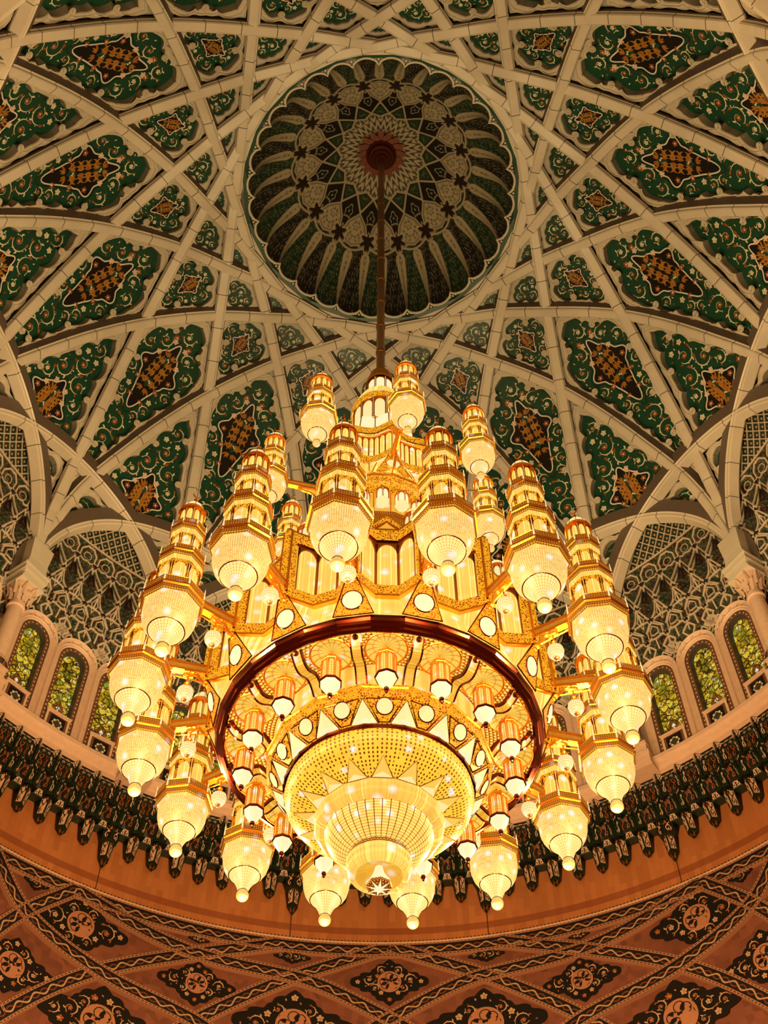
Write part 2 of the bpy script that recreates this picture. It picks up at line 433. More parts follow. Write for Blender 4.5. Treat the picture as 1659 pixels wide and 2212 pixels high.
M['ribbowl'] = glow('ribbed_crystal_bowl', f_ribs(40, 19, (1.0, .68, .14), (.10, .004, .002), 1.2, .055, .16, .75, (.74, .22, .008)))
M['glass'] = [m_glass(3.1*k) for k in range(3)]

# ------------------------------------------------------------------ vault geometry
ZC = 34.7; RF = 15.74
_pr = np.array([(5.0, 50.25), (5.6, 50.0), (7.38, 49.25), (8.76, 48.5), (10.85, 46.9), (12.3, 45.2), (13.5, 43.4), (14.83, 41.0), (15.35, 39.3), (15.62, 37.7), (15.74, 36.2)])
def pchip(x, y):
    h = np.diff(x); d = np.diff(y)/h; m = np.zeros(len(x))
    for k in range(1, len(x)-1):
        if d[k-1]*d[k] > 0:
            w1, w2 = 2*h[k]+h[k-1], h[k]+2*h[k-1]; m[k] = (w1+w2)/(w1/d[k-1]+w2/d[k])
    m[0], m[-1] = d[0], d[-1]
    def f(q):
        q = np.clip(np.asarray(q, float), x[0], x[-1]); i = np.clip(np.searchsorted(x, q)-1, 0, len(x)-2)
        t = (q-x[i])/h[i]
        return (2*t**3-3*t**2+1)*y[i]+(t**3-2*t**2+t)*h[i]*m[i]+(-2*t**3+3*t**2)*y[i+1]+(t**3-t**2)*h[i]*m[i+1]
    return f
zprof = pchip(_pr[:, 0], _pr[:, 1])
rprof = pchip(_pr[::-1, 1], _pr[::-1, 0])      # r as a function of z (z rising)
C0 = np.array([0, 0, ZC])
def out(P, d):
    """push points of the vault surface outward by d"""
    P = np.asarray(P, float); V = P-C0; L = np.linalg.norm(V, axis=-1, keepdims=True)
    return P+V/L*np.asarray(d)[..., None] if np.ndim(d) else P+V/L*d
def chord(m, t, mid=0.0):
    """point of the chord spanning m columns; t = angle from its middle in degrees; mid = azimuth of the middle"""
    t = np.asarray(t, float)
    r = RF*math.cos(math.pi*m/16)/np.cos(np.radians(t))
    a = np.radians(mid+t)
    return np.stack([r*np.sin(a), r*np.cos(a), zprof(r)], -1)

# radial distance of the vault surface by elevation seen from C0
_ph = []; _ro = []
for _r in np.linspace(5.0, RF, 400):
    _z = float(zprof(_r)); _ph.append(math.atan2(_z-ZC, _r)); _ro.append(math.hypot(_r, _z-ZC))
_ph = np.array(_ph[::-1]); _ro = np.array(_ro[::-1])
class Chart:
    """flat coordinates of one panel field: x along the azimuth, y towards the crown"""
    def __init__(s, P):
        c = P.mean(0); n = (c-C0)/np.linalg.norm(c-C0)
        e1 = np.cross(n, [0, 0, 1.0]); e1 /= np.linalg.norm(e1); e2 = np.cross(e1, n)
        if e2[2] < 0: e2 = -e2
        s.c, s.n, s.e1, s.e2 = c, n, e1, e2
    def flat(s, P): d = np.asarray(P)-s.c; return np.stack([d@s.e1, d@s.e2], -1)
    def lift(s, q, off=0.0):
        q = np.asarray(q, float)
        p = s.c+q[..., :1]*s.e1+q[..., 1:2]*s.e2
        for _ in range(8):
            d = p-C0; L = np.linalg.norm(d, axis=-1); ph = np.arctan2(d[..., 2], np.hypot(d[..., 0], d[..., 1]))
            f = L-np.interp(ph, _ph, _ro)
            p = p-f[..., None]*s.n
        return out(p, off)
class Cyl:
    """flat coordinates on an upright round wall of radius R: x along the wall, y = height"""
    def __init__(s, R): s.R = R
    def lift(s, q, off=0.0):
        q = np.asarray(q, float); a = q[..., 0]/s.R; r = s.R+off
        return np.stack([r*np.sin(a), r*np.cos(a), q[..., 1]+0*a], -1)

def resample(p, n):
    L = np.concatenate([[0], np.cumsum(np.hypot(*np.diff(p, axis=0).T))]); t = np.linspace(0, L[-1], n)
    return np.stack([np.interp(t, L, p[:, 0]), np.interp(t, L, p[:, 1])], -1)
def cross_poly(A, B):
    """first crossing of polyline A with B -> (ia, ta, ib, tb)"""
    p = A[:-1][:, None]; r = np.diff(A, axis=0)[:, None]; q = B[:-1][None]; s = np.diff(B, axis=0)[None]
    den = r[..., 0]*s[..., 1]-r[..., 1]*s[..., 0]; den = np.where(abs(den) < 1e-12, 1e-12, den); w = q-p
    t = (w[..., 0]*s[..., 1]-w[..., 1]*s[..., 0])/den; u = (w[..., 0]*r[..., 1]-w[..., 1]*r[..., 0])/den
    ok = np.argwhere((t >= 0) & (t <= 1) & (u >= 0) & (u <= 1))
    if len(ok) == 0: return None
    i, j = ok[0]; return i, t[i, j], j, u[i, j]
def inset(edges, d, K):
    """edges: polylines round a field, anticlockwise; returns trimmed offset edges with K samples each"""
    O = []
    for e in edges:
        t = np.gradient(e, axis=0); t /= np.hypot(*t.T)[:, None]; nr = np.stack([-t[:, 1], t[:, 0]], -1)
        o = e+nr*d
        o = np.concatenate([[o[0]-t[0]*2.5], o, [o[-1]+t[-1]*2.5]]); O.append(o)
    n = len(O); st = [None]*n; en = [None]*n
    for k in range(n):
        x = cross_poly(O[k][::-1], O[(k+1) % n])
        if x is None: return None
        i, t, j, u = x; ia = len(O[k])-2-i; ta = 1-t
        en[k] = ia+ta; st[(k+1) % n] = j+u
    res = []
    for k in range(n):
        if en[k] <= st[k]: return None
        idx = np.linspace(st[k], en[k], 120); b = np.arange(len(O[k]))
        res.append(resample(np.stack([np.interp(idx, b, O[k][:, 0]), np.interp(idx, b, O[k][:, 1])], -1), K))
    return res
def cusped(edges, A, pitch):
    """lobed outline from trimmed edges (bulges outwards between cusps)"""
    L = []; cus = []
    for e in edges:
        ln = np.hypot(*np.diff(e, axis=0).T).sum(); n = max(1, int(round(ln/pitch))); s = np.linspace(0, 1, len(e))
        t = np.gradient(e, axis=0); t /= np.hypot(*t.T)[:, None]; nr = np.stack([t[:, 1], -t[:, 0]], -1)
        big = 0.45+0.75*np.abs(np.sin(np.pi*s*2.0))
        f = np.abs(np.sin(np.pi*n*s))**0.62*A*big
        f = f*np.clip(np.minimum(s, 1-s)*len(e)/3.0, 0, 1)
        L.append((e+nr*f[:, None])[:-1])
        for j in range(1, n):
            if j % 2 == (n//2) % 2:
                i = int(round(j/n*(len(e)-1))); cus.append(e[i]-nr[i]*0.02)
    return np.concatenate(L), cus
def sd_poly(p, poly):
    """inside test and distance to the outline"""
    x, y = p[:, 0][:, None], p[:, 1][:, None]; a = poly; b = np.roll(poly, -1, 0)
    c = ((a[None, :, 1] > y) != (b[None, :, 1] > y)) & (x < (b[None, :, 0]-a[None, :, 0])*(y-a[None, :, 1])/(b[None, :, 1]-a[None, :, 1]+1e-12)+a[None, :, 0])
    ins = c.sum(1) % 2 == 1
    ab = b-a; ap = p[:, None]-a[None]; t = np.clip((ap*ab[None]).sum(-1)/((ab**2).sum(-1)+1e-12)[None], 0, 1)
    d = np.hypot(*np.moveaxis(ap-t[..., None]*ab[None], -1, 0)).min(1)
    return ins, d
def leaf2(base, ang, ln, w, bend=0.4, n=7):
    t = np.linspace(0, 1, n); a = ang+bend*t*t
    ax = np.stack([np.cumsum(np.cos(a))*ln/n, np.sin(a).cumsum()*ln/n], -1); ax -= ax[0]; ax = ax+base
    nr = np.stack([-np.sin(a), np.cos(a)], -1); ww = w*np.sin(np.pi*t**0.75)**0.8*0.5+0.0005
    return np.concatenate([ax+nr*ww[:, None], (ax-nr*ww[:, None])[::-1]])
def disc2(c, r, n=8, ph=0.0):
    a = np.linspace(0, 2*np.pi, n, endpoint=False)+ph; return np.stack([np.cos(a)*r, np.sin(a)*r], -1)+c
def strip2(p, w):
    t = np.gradient(p, axis=0); t /= np.hypot(*t.T)[:, None]+1e-12; nr = np.stack([-t[:, 1], t[:, 0]], -1); w = np.broadcast_to(w, len(p))[:, None]/2
    return p+nr*w, p-nr*w
class Ink:
    """draws flat ornament on a chart as raised inlay"""
    def __init__(s, mb, ch, off): s.mb, s.ch, s.off = mb, ch, off; s.k = 0
    def lay(s): s.k += 1; return s.off-0.0012*(s.k % 7)
    def poly(s, q, m): s.mb.poly(s.ch.lift(q, s.lay()), m, q)
    def line(s, p, w, m):
        a, b = strip2(p, w); o = s.lay()
        s.mb.grid(np.stack([s.ch.lift(a, o), s.ch.lift(b, o)], 1), m)
    def both(s, q, m):
        s.poly(q, m); s.poly(q[::-1]*[-1, 1], m)
    def blossom(s, c, r, mi, mo, n=5):
        for k in range(n):
            a = 2*math.pi*k/n+.3; s.poly(leaf2(np.array(c)+[math.cos(a)*r*.25, math.sin(a)*r*.25], a, r, r*.75, 0, 5), mo)
        s.poly(disc2(c, r*.35, 6), mi)
def vines(ink, floor, hole, scale, mats, rnd, mirror=True, dens=900, lw=0.035, margin=0.05):
    """scrolling stems with blossoms and leaves packed into an outline; mats = cream, rust, rose, ochre slots"""
    cr, ru, ro, oc = mats
    lo, hi = floor.min(0), floor.max(0); circ = []
    for rad in (0.46*scale, 0.34*scale, 0.25*scale, 0.17*scale, 0.11*scale):
        q = np.array([[rnd.uniform(lo[0] if not mirror else 0, hi[0]), rnd.uniform(lo[1], hi[1])] for _ in range(dens)])
        if mirror: q[:, 0] = np.where(q[:, 0] < rad*0.8, 0.0, np.maximum(q[:, 0], rad*1.02))
        ins, d = sd_poly(q, floor); ok = ins & (d > rad*0.93+margin)
        if hole is not None:
            i2, d2 = sd_poly(q, hole); ok &= (~i2) & (d2 > rad*0.95+margin)
        for c in q[ok]:
            if all(math.hypot(c[0]-e[0], c[1]-e[1]) > rad+e[2]*0.96 for e in circ): circ.append((c[0], c[1], rad))
    for x, y, rad in circ:
        for sx in ((1, -1) if (mirror and x > 0.01) else (1,)):
            c = np.array([x*sx, y]); a0 = rnd.uniform(0, 6.28); hand = sx*(1 if rnd.random() < .5 else -1)
            if rad > 0.2*scale:
                t = np.linspace(0, 1, 20); a = a0+hand*t*7.2; rr = rad*(0.95-0.72*t)
                p = c+np.stack([np.cos(a)*rr, np.sin(a)*rr], -1)
                ink.line(p[:9], lw*(0.5+0.9*np.sin(np.pi*np.linspace(0, 1, 9))), cr); ink.line(p[10:], lw*(1.2-0.9*t[10:]), cr)
                ink.blossom(c, rad*.30, ro, cr if rnd.random() < .45 else ru, 5)
                for f in (3, 7, 12):
                    ink.poly(leaf2(p[f], a[f]+hand*0.5, rad*.48, rad*.17, hand*.9), (cr, ru, oc)[f % 3])
                ink.poly(leaf2(p[0], a0-hand*1.2, rad*.55, rad*.24, -hand*.6), ru)
                for f in (1, 5, 10): ink.poly(disc2(p[f]*1.0+(p[f]-c)*.12, rad*.06, 5), ro)
            elif rad > 0.13*scale:
                ink.blossom(c, rad*.8, ro, ru if rnd.random() < .5 else cr, 5)
                ink.poly(leaf2(c, a0, rad*1.0, rad*.35, hand), cr)
            else:
                ink.poly(leaf2(c-[rad*.5, 0], a0, rad*1.2, rad*.5, hand), (cr, ru, ro)[rnd.randrange(3)])
def cartouche(cx, cy, a, b, n=96, up=0.0):
    ph = np.linspace(0, 2*np.pi, n, endpoint=False)
    k = 0.80+0.13*np.cos(4*ph)+0.075*np.cos(8*ph)+0.035*np.cos(12*ph)+up*np.maximum(0, -np.sin(ph))**9
    return np.stack([cx+a*k*np.cos(ph), cy+b*k*np.sin(ph)], -1)
def fill_star(mb, ch, loop, c, off, m, rings=(1, .8, .6, .4, .2)):
    c = np.asarray(c); n = len(loop); lp = np.concatenate([loop, loop[:1]])
    P = np.stack([ch.lift(c+(lp-c)*k, off) for k in list(rings)+[0.0]], 1)
    mb.grid(P, m, np.stack([c+(lp-c)*k for k in list(rings)+[0.0]], 1))

PM = ['marble', 'mould', 'recess', 'green', 'cream', 'rust', 'rose', 'ochre']
def medallion(ch, poly, off, parent, big):
    mb = MB(); c = poly.mean(0); ink = Ink(mb, ch, off-0.008)
    fill_star(mb, ch, poly, c, off, 0, (1, .66, .33))
    lp = np.concatenate([poly, poly[:1]])
    ink.line(c+(lp-c)*1.0, 0.055 if big else .04, 1)
    ink.line(c+(lp-c)*1.13, 0.02, 0)
    h = (poly-c); a, b = abs(h[:, 0]).max(), abs(h[:, 1]).max(); s = min(a, b)
    for y0, sg in ((0.30, 1), (-0.30, -1), (0.05, 1), (-0.05, -1), (0.55, 1), (-0.6, -1), (0.17, -1), (-0.17, 1), (.43, -1), (-.45, 1)):
        for an, ln, w, bd in ((0.15, .60, .10, 1.1), (0.75, .46, .085, .7), (1.2, .34, .08, .5)):
            q = leaf2(np.array([0.05*a, c[1]+y0*b*.75]), sg*an, ln*s*(0.8 if abs(y0) > .5 else 1), w*s, sg*bd)
            q2 = leaf2(np.array([0.05*a, c[1]+y0*b*.75]), sg*an+.06, ln*s*.72, w*s*.45, sg*bd)
            for qq, mm in ((q, 2), (q2, 3)):
                ink.poly(qq, mm); ink.poly(qq[::-1]*[-1, 1], mm)
    for y0 in (0.33, -0.30): ink.poly(cartouche(0, c[1]+y0*b, .2*s, .26*s, 24), 4); ink.blossom((0, c[1]+y0*b), .12*s, 5, 1)
    for x0, y0 in ((.55, .35), (.55, -.35), (.3, .75), (.3, -.75), (.72, 0)):
        for sx in (1, -1): ink.blossom((sx*x0*a, c[1]+y0*b), .13*s, 1, 5 if y0 > 0 else 3)
    return mb.build('medallion', [M[k] for k in ('black', 'grey', 'ochre', 'rust', 'green', 'rose')], parent)

def make_panel(name, corners_edges, deep, frame, lobe, vscale, med=None, big=False, seed=1, mirror=True, simple=False):
    """one carved field of the vault: stone surround, moulded edge, recessed green floor with painted stems"""
    P = np.concatenate(corners_edges); ch = Chart(P); E = [ch.flat(e) for e in corners_edges]
    cc = np.concatenate([e[:-1] for e in E]); area = 0.5*np.sum(cc[:, 0]*np.roll(cc[:, 1], -1)-np.roll(cc[:, 0], -1)*cc[:, 1])
    if area < 0: E = [e[::-1] for e in E[::-1]]
    K = 46; mb = MB(); G0 = 0.30
    def loop(d, A, pit=lobe[1]):
        r = inset(E, d, K)
        return cusped(r, A, pit)
    rim = 0.21
    f0, A = frame, lobe[0]
    lv = [(rim, 0.0, G0), (f0-.13, A, G0), (f0-.10, A, G0-.07), (f0-.03, A, G0-.07), (f0-.02, A, G0-.02), (f0+.02, A, G0-.02), (f0+.03, A, G0-.05), (f0+.08, A, G0-.05), (f0+.10, A, G0), (f0+.10, A, G0+deep)]
    loops = []; cus = None
    for d, a, o in lv:
        l, c = loop(d, a); loops.append((l, o)); cus = c
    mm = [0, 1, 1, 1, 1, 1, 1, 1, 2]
    for k in range(len(loops)-1):
        (a, oa), (b, ob) = loops[k], loops[k+1]
        a = np.concatenate([a, a[:1]]); b = np.concatenate([b, b[:1]])
        if simple and 0 < k < 7: 
            if k > 1: continue
            b, ob = loops[7]; b = np.concatenate([b, b[:1]])
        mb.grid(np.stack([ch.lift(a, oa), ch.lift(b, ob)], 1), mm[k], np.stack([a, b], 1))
    fl = loops[-1][0]; c = fl.mean(0); c[0] = 0 if mirror else c[0]
    fo = G0+deep
    fill_star(mb, ch, fl, c, fo, 3)
    for q in (cus if not simple else []):
        th = np.linspace(0, 2*np.pi*1.6, 16); rr = np.linspace(.13, .04, 16)
        pts = ch.lift(np.stack([q[0]+np.cos(th)*rr, q[1]+np.sin(th)*rr], -1), G0-.05)
        mb.tube(pts, 0.035, 4, 1)
        mb.poly(ch.lift(disc2(q, .14, 10), G0-.03), 1)
    poly = None
    if med is not None:
        dy, a, b, up = med; poly = cartouche(0, c[1]+dy, a, b, 96, up)
    ink = Ink(mb, ch, fo-0.006)
    vines(ink, c+(fl-c)*.985, None if poly is None else c+[0, dy]+(poly-c-[0, dy])*1.08, vscale, (4, 5, 6, 7), random.Random(seed), mirror, 1300 if big else 500, 0.036*vscale**.5)
    return mb, ch, poly, fo

def rk(k): return RF*math.cos(math.pi*6/16)/math.cos(k*math.pi/16)
def kite_edges(k):
    n = 26; S = 11.25
    e1 = chord(6, np.linspace(k-1, k, n)*S, -(k-1)*S)
    kk = np.linspace(k, k+1, n)
    if k == 5: kk = k+(1-(1-np.linspace(0, 1, n))**1.6)
    e2 = chord(6, -kk*S, (k+1)*S)
    mir = lambda e: (e*[-1, 1, 1])[::-1]
    return [e1, e2, mir(e2), mir(e1)]
def tri_edges():
    n = 20; S = 11.25
    base = chord(6, np.linspace(-1, 1, n)*S, 0.0)            # side of the crown polygon
    e = chord(6, np.linspace(1, 2, n)*S, S-1*S-S+S) if False else None
    r1, r2 = rk(1), rk(2)
    s = chord(6, -np.linspace(1, 2, n)*S, 2*S)               # from (k1, az 11.25) to (k2, az 0)
    return [base, s, (s*[-1, 1, 1])[::-1]]
# where the big ribs cross the wall arches
def _seek():
    t1 = np.linspace(5.0, 6.0, 4001)*11.25; a = chord(6, t1, -5*11.25)        # from (k5,0) to the column at +11.25
    t2 = np.linspace(-11.25, 0, 4001); b = chord(2, t2, 11.25)                # wall arch from bay middle to over the column
    az1 = np.degrees(np.arctan2(a[:, 0], a[:, 1])); az2 = np.degrees(np.arctan2(b[:, 0], b[:, 1]))
    ra = np.hypot(a[:, 0], a[:, 1]); rb = np.interp(az1, az2, np.hypot(b[:, 0], b[:, 1]))
    i = int(np.argmin(abs(ra-rb))); return t1[i], az1[i]
TX, AZX = _seek()
def pent_edges():
    n = 30
    e1 = chord(6, np.linspace(5*11.25, TX, n), -5*11.25)
    e2 = chord(2, np.linspace(AZX-11.25, -11.25, n), 11.25)
    mir = lambda e: (e*[-1, 1, 1])[::-1]
    return [e1, e2, mir(e2), mir(e1)]
def spandrel_edges():
    n = 30
    up = chord(2, np.linspace(-11.25, AZX-11.25, n), 11.25)                    # bay middle -> rib
    rb = chord(6, TX+(67.5-TX)*(1-(1-np.linspace(0, 1, n))**1.5), -5*11.25)     # down the rib to the column
    ar = chord(2, 22.5-(1-(np.linspace(0, 1, n))**1.5)*0 - np.linspace(0, 1, n)**1.5*11.25, -11.25)  # column back to bay middle
    return [up, rb, ar]

# ------------------------------------------------------------------ ceiling: vault shell, panels, ribs
ceil = MB()
zz = np.linspace(36.2, 50.2, 60)
ceil.lathe([(float(rprof(z))+ (0.95 if z < 41 else 0.9)*1.0, z+0.35) for z in zz], 96, 0)
ceil.lathe([(5.92, 50.05), (5.92, 50.6), (6.9, 50.6)], 96, 0)
ceiling = ceil.build('ceiling', [M['mould']], smooth=True); tag(ceiling, kind='structure')

def ring_copies(o, base_az, step=22.5, n=16):
    """o is built about azimuth 0; set it at base_az and copy it round"""
    o.rotation_euler = (0, 0, -R_(base_az)); res = [o]
    for k in range(1, n):
        c = copy_tree(o, o.parent); c.rotation_euler = (0, 0, -R_(base_az+step*k)); res.append(c)
    return res
PMAT = [M[k] for k in PM]
def panel_ring(name, edges, base, deep, frame, lobe, vs, med=None, big=False, seed=1, mirror=True, simple=False):
    mb, ch, poly, fo = make_panel(name, edges, deep, frame, lobe, vs, med, big, seed, mirror, simple)
    o = mb.build(name, PMAT, ceiling)
    if poly is not None: medallion(ch, poly, fo-0.02, o, big)
    ring_copies(o, base)
panel_ring("long_panel", kite_edges(5), 11.25, 0.34, 0.45, (0.17, 1.0), 0.95, (0.35, 0.95, 1.40, .45), True, 11)
panel_ring("kite_panel", kite_edges(4), 0.0, 0.26, 0.41, (0.14, 0.75), 0.62, (0.05, .42, .52, .2), False, 12)
panel_ring("small_panel", kite_edges(3), 11.25, 0.12, 0.36, (0.10, 0.55), 0.55, None, False, 13, True, True)
panel_ring("leaf_panel", kite_edges(2), 0.0, 0.06, 0.28, (0.05, 0.45), 0.38, None, False, 14, True, True)
panel_ring("pointed_panel", pent_edges(), 0.0, 0.34, 0.46, (0.17, 1.0), 0.95, (-.35, 0.95, 1.05, 0), True, 15)
_e = spandrel_edges()
panel_ring('spandrel_panel', _e, 0.0, 0.28, 0.40, (0.12, 0.8), 0.7, None, False, 16, False)
panel_ring('spandrel_panel', [(e*[-1, 1, 1])[::-1] for e in _e[::-1]], 0.0, 0.28, 0.40, (0.12, 0.8), 0.7, None, False, 16, False)
# dark green corners beside the crown
mb = MB(); _t = tri_edges(); ch = Chart(np.concatenate(_t)); lp = np.concatenate([ch.flat(e)[:-1] for e in _t])
fill_star(mb, ch, lp, lp.mean(0), 0.45, 0)
ring_copies(mb.build('corner_field', [M['green']], ceiling), 11.25)

RIBP = [(-.34, -.62), (-.34, .02), (-.27, .05), (-.27, .15), (-.21, .20), (.21, .20), (.27, .15), (.27, .05), (.34, .02), (.34, -.62)]
def rib_mesh(m, sc, d0, weave):
    h = m*11.25; s = np.linspace(-1, 1, 121); t = h*np.sign(s)*(1-(1-abs(s))**1.45)
    P = chord(m, t, 0.0)
    foot = lambda e: np.stack([e+[0, 0, dz] for dz in (-1.0, -.5)]) if True else None
    P = np.concatenate([foot(P[0]), P, foot(P[-1])[::-1]])
    T = np.gradient(P, axis=0); T /= np.linalg.norm(T, axis=1)[:, None]
    N = np.array([0.0, 1.0, 0.0])                       # chord runs along x; its horizontal normal is y
    D = np.cross(T, N); D /= np.linalg.norm(D, axis=1)[:, None]
    mid = len(P)//2
    if D[mid][2] > 0: D = -D
    k = np.concatenate([[t[0]]*2, t, [t[-1]]*2])/11.25
    wv = np.sign(k)*np.cos(np.pi*k)*np.clip(abs(k), 0, 1)*weave
    P2 = P+D*(d0+wv)[:, None]
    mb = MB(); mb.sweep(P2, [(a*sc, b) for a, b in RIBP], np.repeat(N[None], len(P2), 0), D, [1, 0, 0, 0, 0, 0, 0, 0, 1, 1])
    return mb
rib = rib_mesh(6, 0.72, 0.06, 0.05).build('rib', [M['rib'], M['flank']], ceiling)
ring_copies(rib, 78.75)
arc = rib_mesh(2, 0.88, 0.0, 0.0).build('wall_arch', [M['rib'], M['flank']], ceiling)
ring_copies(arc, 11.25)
# flat ring round the crown opening
mb = MB()
a16 = [pol(rk(1)*.985, 11.25+22.5*k, 49.86) for k in range(17)]
b16 = [pol(5.86, 11.25+22.5*k, 49.86) for k in range(17)]
c16 = [pol(5.86, 11.25+22.5*k, 50.15) for k in range(17)]
mb.grid(np.stack([a16, b16, c16], 1), 0)
d16 = [pol(5.86, 11.25+22.5*k, 49.96) for k in range(17)]; e16 = [pol(5.70, 11.25+22.5*k, 50.0) for k in range(17)]
mb.grid(np.stack([d16, e16], 1), 1)
mb.build('crown_ring', [M['rib'], M['green']], ceiling)

# ------------------------------------------------------------------ cupola over the crown
def sstep(x, lo, hi): t = np.clip((x-lo)/(hi-lo), 0, 1); return t*t*(3-2*t)
def over(c, mask, col): return c*(1-mask[..., None])+np.asarray(col)*mask[..., None]
def segd(x, y, a, b):
    a = np.asarray(a, float); b = np.asarray(b, float); d = b-a; t = np.clip(((x-a[0])*d[0]+(y-a[1])*d[1])/(d@d+1e-12), 0, 1)
    return np.hypot(x-a[0]-t*d[0], y-a[1]-t*d[1])
def polyd(x, y, pts):
    """signed distance (negative inside) of a polygon"""
    sh = x.shape; q = np.stack([x.ravel(), y.ravel()], -1); res = np.empty(len(q)); P = np.asarray(pts, float)
    for k in range(0, len(q), 40000):
        i, d = sd_poly(q[k:k+40000], P); res[k:k+40000] = np.where(i, -d, d)
    return res.reshape(sh)
def scrolls(x, y, sc, seed=0):
    """thin curling lines, pattern value 0..1"""
    u = x/sc; v = y/sc
    a = np.abs(np.sin(u*3.1+1.9*np.sin(v*2.3+seed)))-.0; b = np.abs(np.sin(v*2.7+2.1*np.sin(u*2.9+seed*2)))
    l = 1-sstep(np.minimum(a, b*1.1), .10, .24)
    dots = sstep(np.sin(u*6.1+seed)*np.sin(v*5.7+seed), .72, .86)
    return np.clip(l*sstep(np.sin(u*1.7+v*2.2+seed), -.75, -.3)+dots, 0, 1)
cpz = pchip(np.array([0, .6, 1.6, 2.6, 3.59, 4.6, 5.2, 5.5, 5.62]), np.array([55.9, 55.75, 55.25, 54.5, 53.55, 52.5, 51.6, 50.8, 50.02]))
CRE = (0.40, 0.345, 0.23)
def cupola():
    na, nr = 72, 230
    t = np.linspace(0, 1, nr); r = 5.62*(1-t)+0.02*t
    r = np.where(t < .12, 5.62-(t/.12)**1.7*0.30, 5.32-(t-.12)/.88*5.30)
    a = np.linspace(-11.25, 11.25, na+1)
    A, Rr = np.meshgrid(a, r, indexing='ij')
    lob = np.abs(np.sin(np.radians(A*16)))**0.55
    k = np.clip((Rr-3.75)/1.7, 0, 1)
    R2 = Rr*(1-0.050*k*(1-lob))
    Z = cpz(Rr)+0.10*(1-lob)*np.clip((5.62-Rr)*6, 0, 1)*k*-1
    x = np.abs(np.radians(A))*Rr; y = Rr
    c = np.zeros(A.shape+(3,))+np.array((0.012, 0.011, 0.010))
    green = (A < 0) & (Rr > 3.6); c[green] = (0.010, 0.030, 0.014)
    c = over(c, scrolls(A*.08*3, Rr, .34, 1.0)*.55*(Rr > 3.7), (0.26, 0.26, 0.16))
    # pale petals on every cusp
    for a0 in (0.0, 11.25):
        ww = np.interp(Rr, [3.95, 4.05, 4.2, 5.0, 5.5, 5.62], [0.0, 2.6, 3.05, 1.7, .75, .4]); d = (np.abs(np.abs(A)-a0)-ww)*np.radians(1)*Rr
        inside = (Rr > 3.95)
        c = over(c, (1-sstep(d, -.03, .0))*inside, CRE)
        orn = scrolls((np.abs(A)-a0)*.09, Rr, .20, .5+a0)
        c = over(c, (1-sstep(d, -.16, -.13))*inside*orn, (0.03, 0.028, 0.024))
    for rr, w in ((3.88, .035),): c = over(c, 1-sstep(np.abs(y-rr-.08*np.cos(np.radians(A*16))), w*.7, w*1.4), CRE)
    # shields between the stars
    sh = [(0, 2.62), (.44, 3.02), (.60, 3.35), (.52, 3.68), (0.0, 3.86), (-.52, 3.68), (-.60, 3.35), (-.44, 3.02)]
    d = polyd(x, y, sh); c = over(c, 1-sstep(d, -.02, .02), CRE)
    c = over(c, (1-sstep(d, -.14, -.11))*scrolls(x*1.2, y, .22, 2.2), (0.03, 0.028, 0.022)); c = over(c, (sstep(d, -.10, -.085)*(1-sstep(d, -.07, -.055))), (0.05, 0.04, 0.03))
    # net lines
    X1 = lambda ad, rr: (np.radians(ad)*rr, rr)
    for p, q in ((X1(0, 2.62), X1(11.25, 2.02)), (X1(11.25, 2.02), X1(11.25, 1.99)), (X1(0, 1.80), X1(11.25, 2.02))):
        c = over(c, 1-sstep(segd(x, y, p, q), .028, .05), CRE)
    rh = [X1(0, 1.85), X1(10.6, 2.03), X1(0, 2.52), (-X1(10.6, 2.03)[0], 2.03)]
    d = polyd(x, y, rh); c = over(c, 1-sstep(d, -.06, -.03), (0.016, 0.040, 0.018)); c = over(c, (1-sstep(d, -.12, -.08))*scrolls(x, y, .17, .3)*.6, (0.24, 0.26, 0.14))
    # medallions on the dark kites
    dx, dy = x-np.radians(11.25)*2.72, (y-2.72); e = np.hypot(dx*1.5, dy)
    c = over(c, (1-sstep(np.abs(e-.23-.035*np.cos(6*np.arctan2(dy, dx*1.5))), .016, .03)), (0.34, 0.33, 0.22)); c = over(c, (1-sstep(e, .03, .06)), (0.32, 0.32, 0.2))
    # pale star in the middle
    edge = np.interp(np.abs(A), [0, 11.25], [1.80, 2.02]); ins = 1-sstep(y, edge-.06, edge-.02)
    c = over(c, ins, (0.42, 0.37, 0.25))
    fr = 16/22.5
    w = np.maximum(0, np.sin(y*9.5)*np.cos(np.radians(A*32))+.15*np.sin(y*23)); c = over(c, ins*sstep(np.abs(np.sin(y*7.2+1.3*np.cos(np.radians(A*32)))), .80, .93)*.9, (0.04, 0.035, 0.028))
    c = over(c, ins*sstep(w, .62, .80)*.9, (0.04, 0.035, 0.028)); c = over(c, (1-sstep(np.abs(y-edge+.12), .012, .028)), (0.05, 0.04, 0.03))
    # dark stars
    dx, dy = x-np.radians(11.25)*3.59, (y-3.56); rho = np.hypot(dx, dy); ps = np.arctan2(dx, dy)
    sr = .30+.09*np.cos(6*ps); c = over(c, 1-sstep(rho-sr, .03, .06), CRE); c = over(c, 1-sstep(rho-sr, -.05, -.02), (0.020, 0.011, 0.008))
    rel = .12*(1-sstep(rho-sr, -.06, .0))
    mb = MB(); mb.col = []
    for k in range(16):
        az = np.radians(A+22.5*k); P = np.stack([R2*np.sin(az), R2*np.cos(az), Z+rel], -1)
        mb.grid(P, 0, flip=True); mb.col.append(c.reshape(-1, 3))
    o = mb.build('cupola', [M['vc']], ceiling, smooth=True)
    # scalloped rim and the green spandrels outside it
    aa = np.linspace(0, 360, 16*24+1); lob = np.abs(np.sin(np.radians(aa*16)))**.55
    rr = 5.62*(1-0.050*(1-lob))
    P = np.stack([rr*np.sin(np.radians(aa)), rr*np.cos(np.radians(aa)), np.full(len(aa), 50.02)], -1)
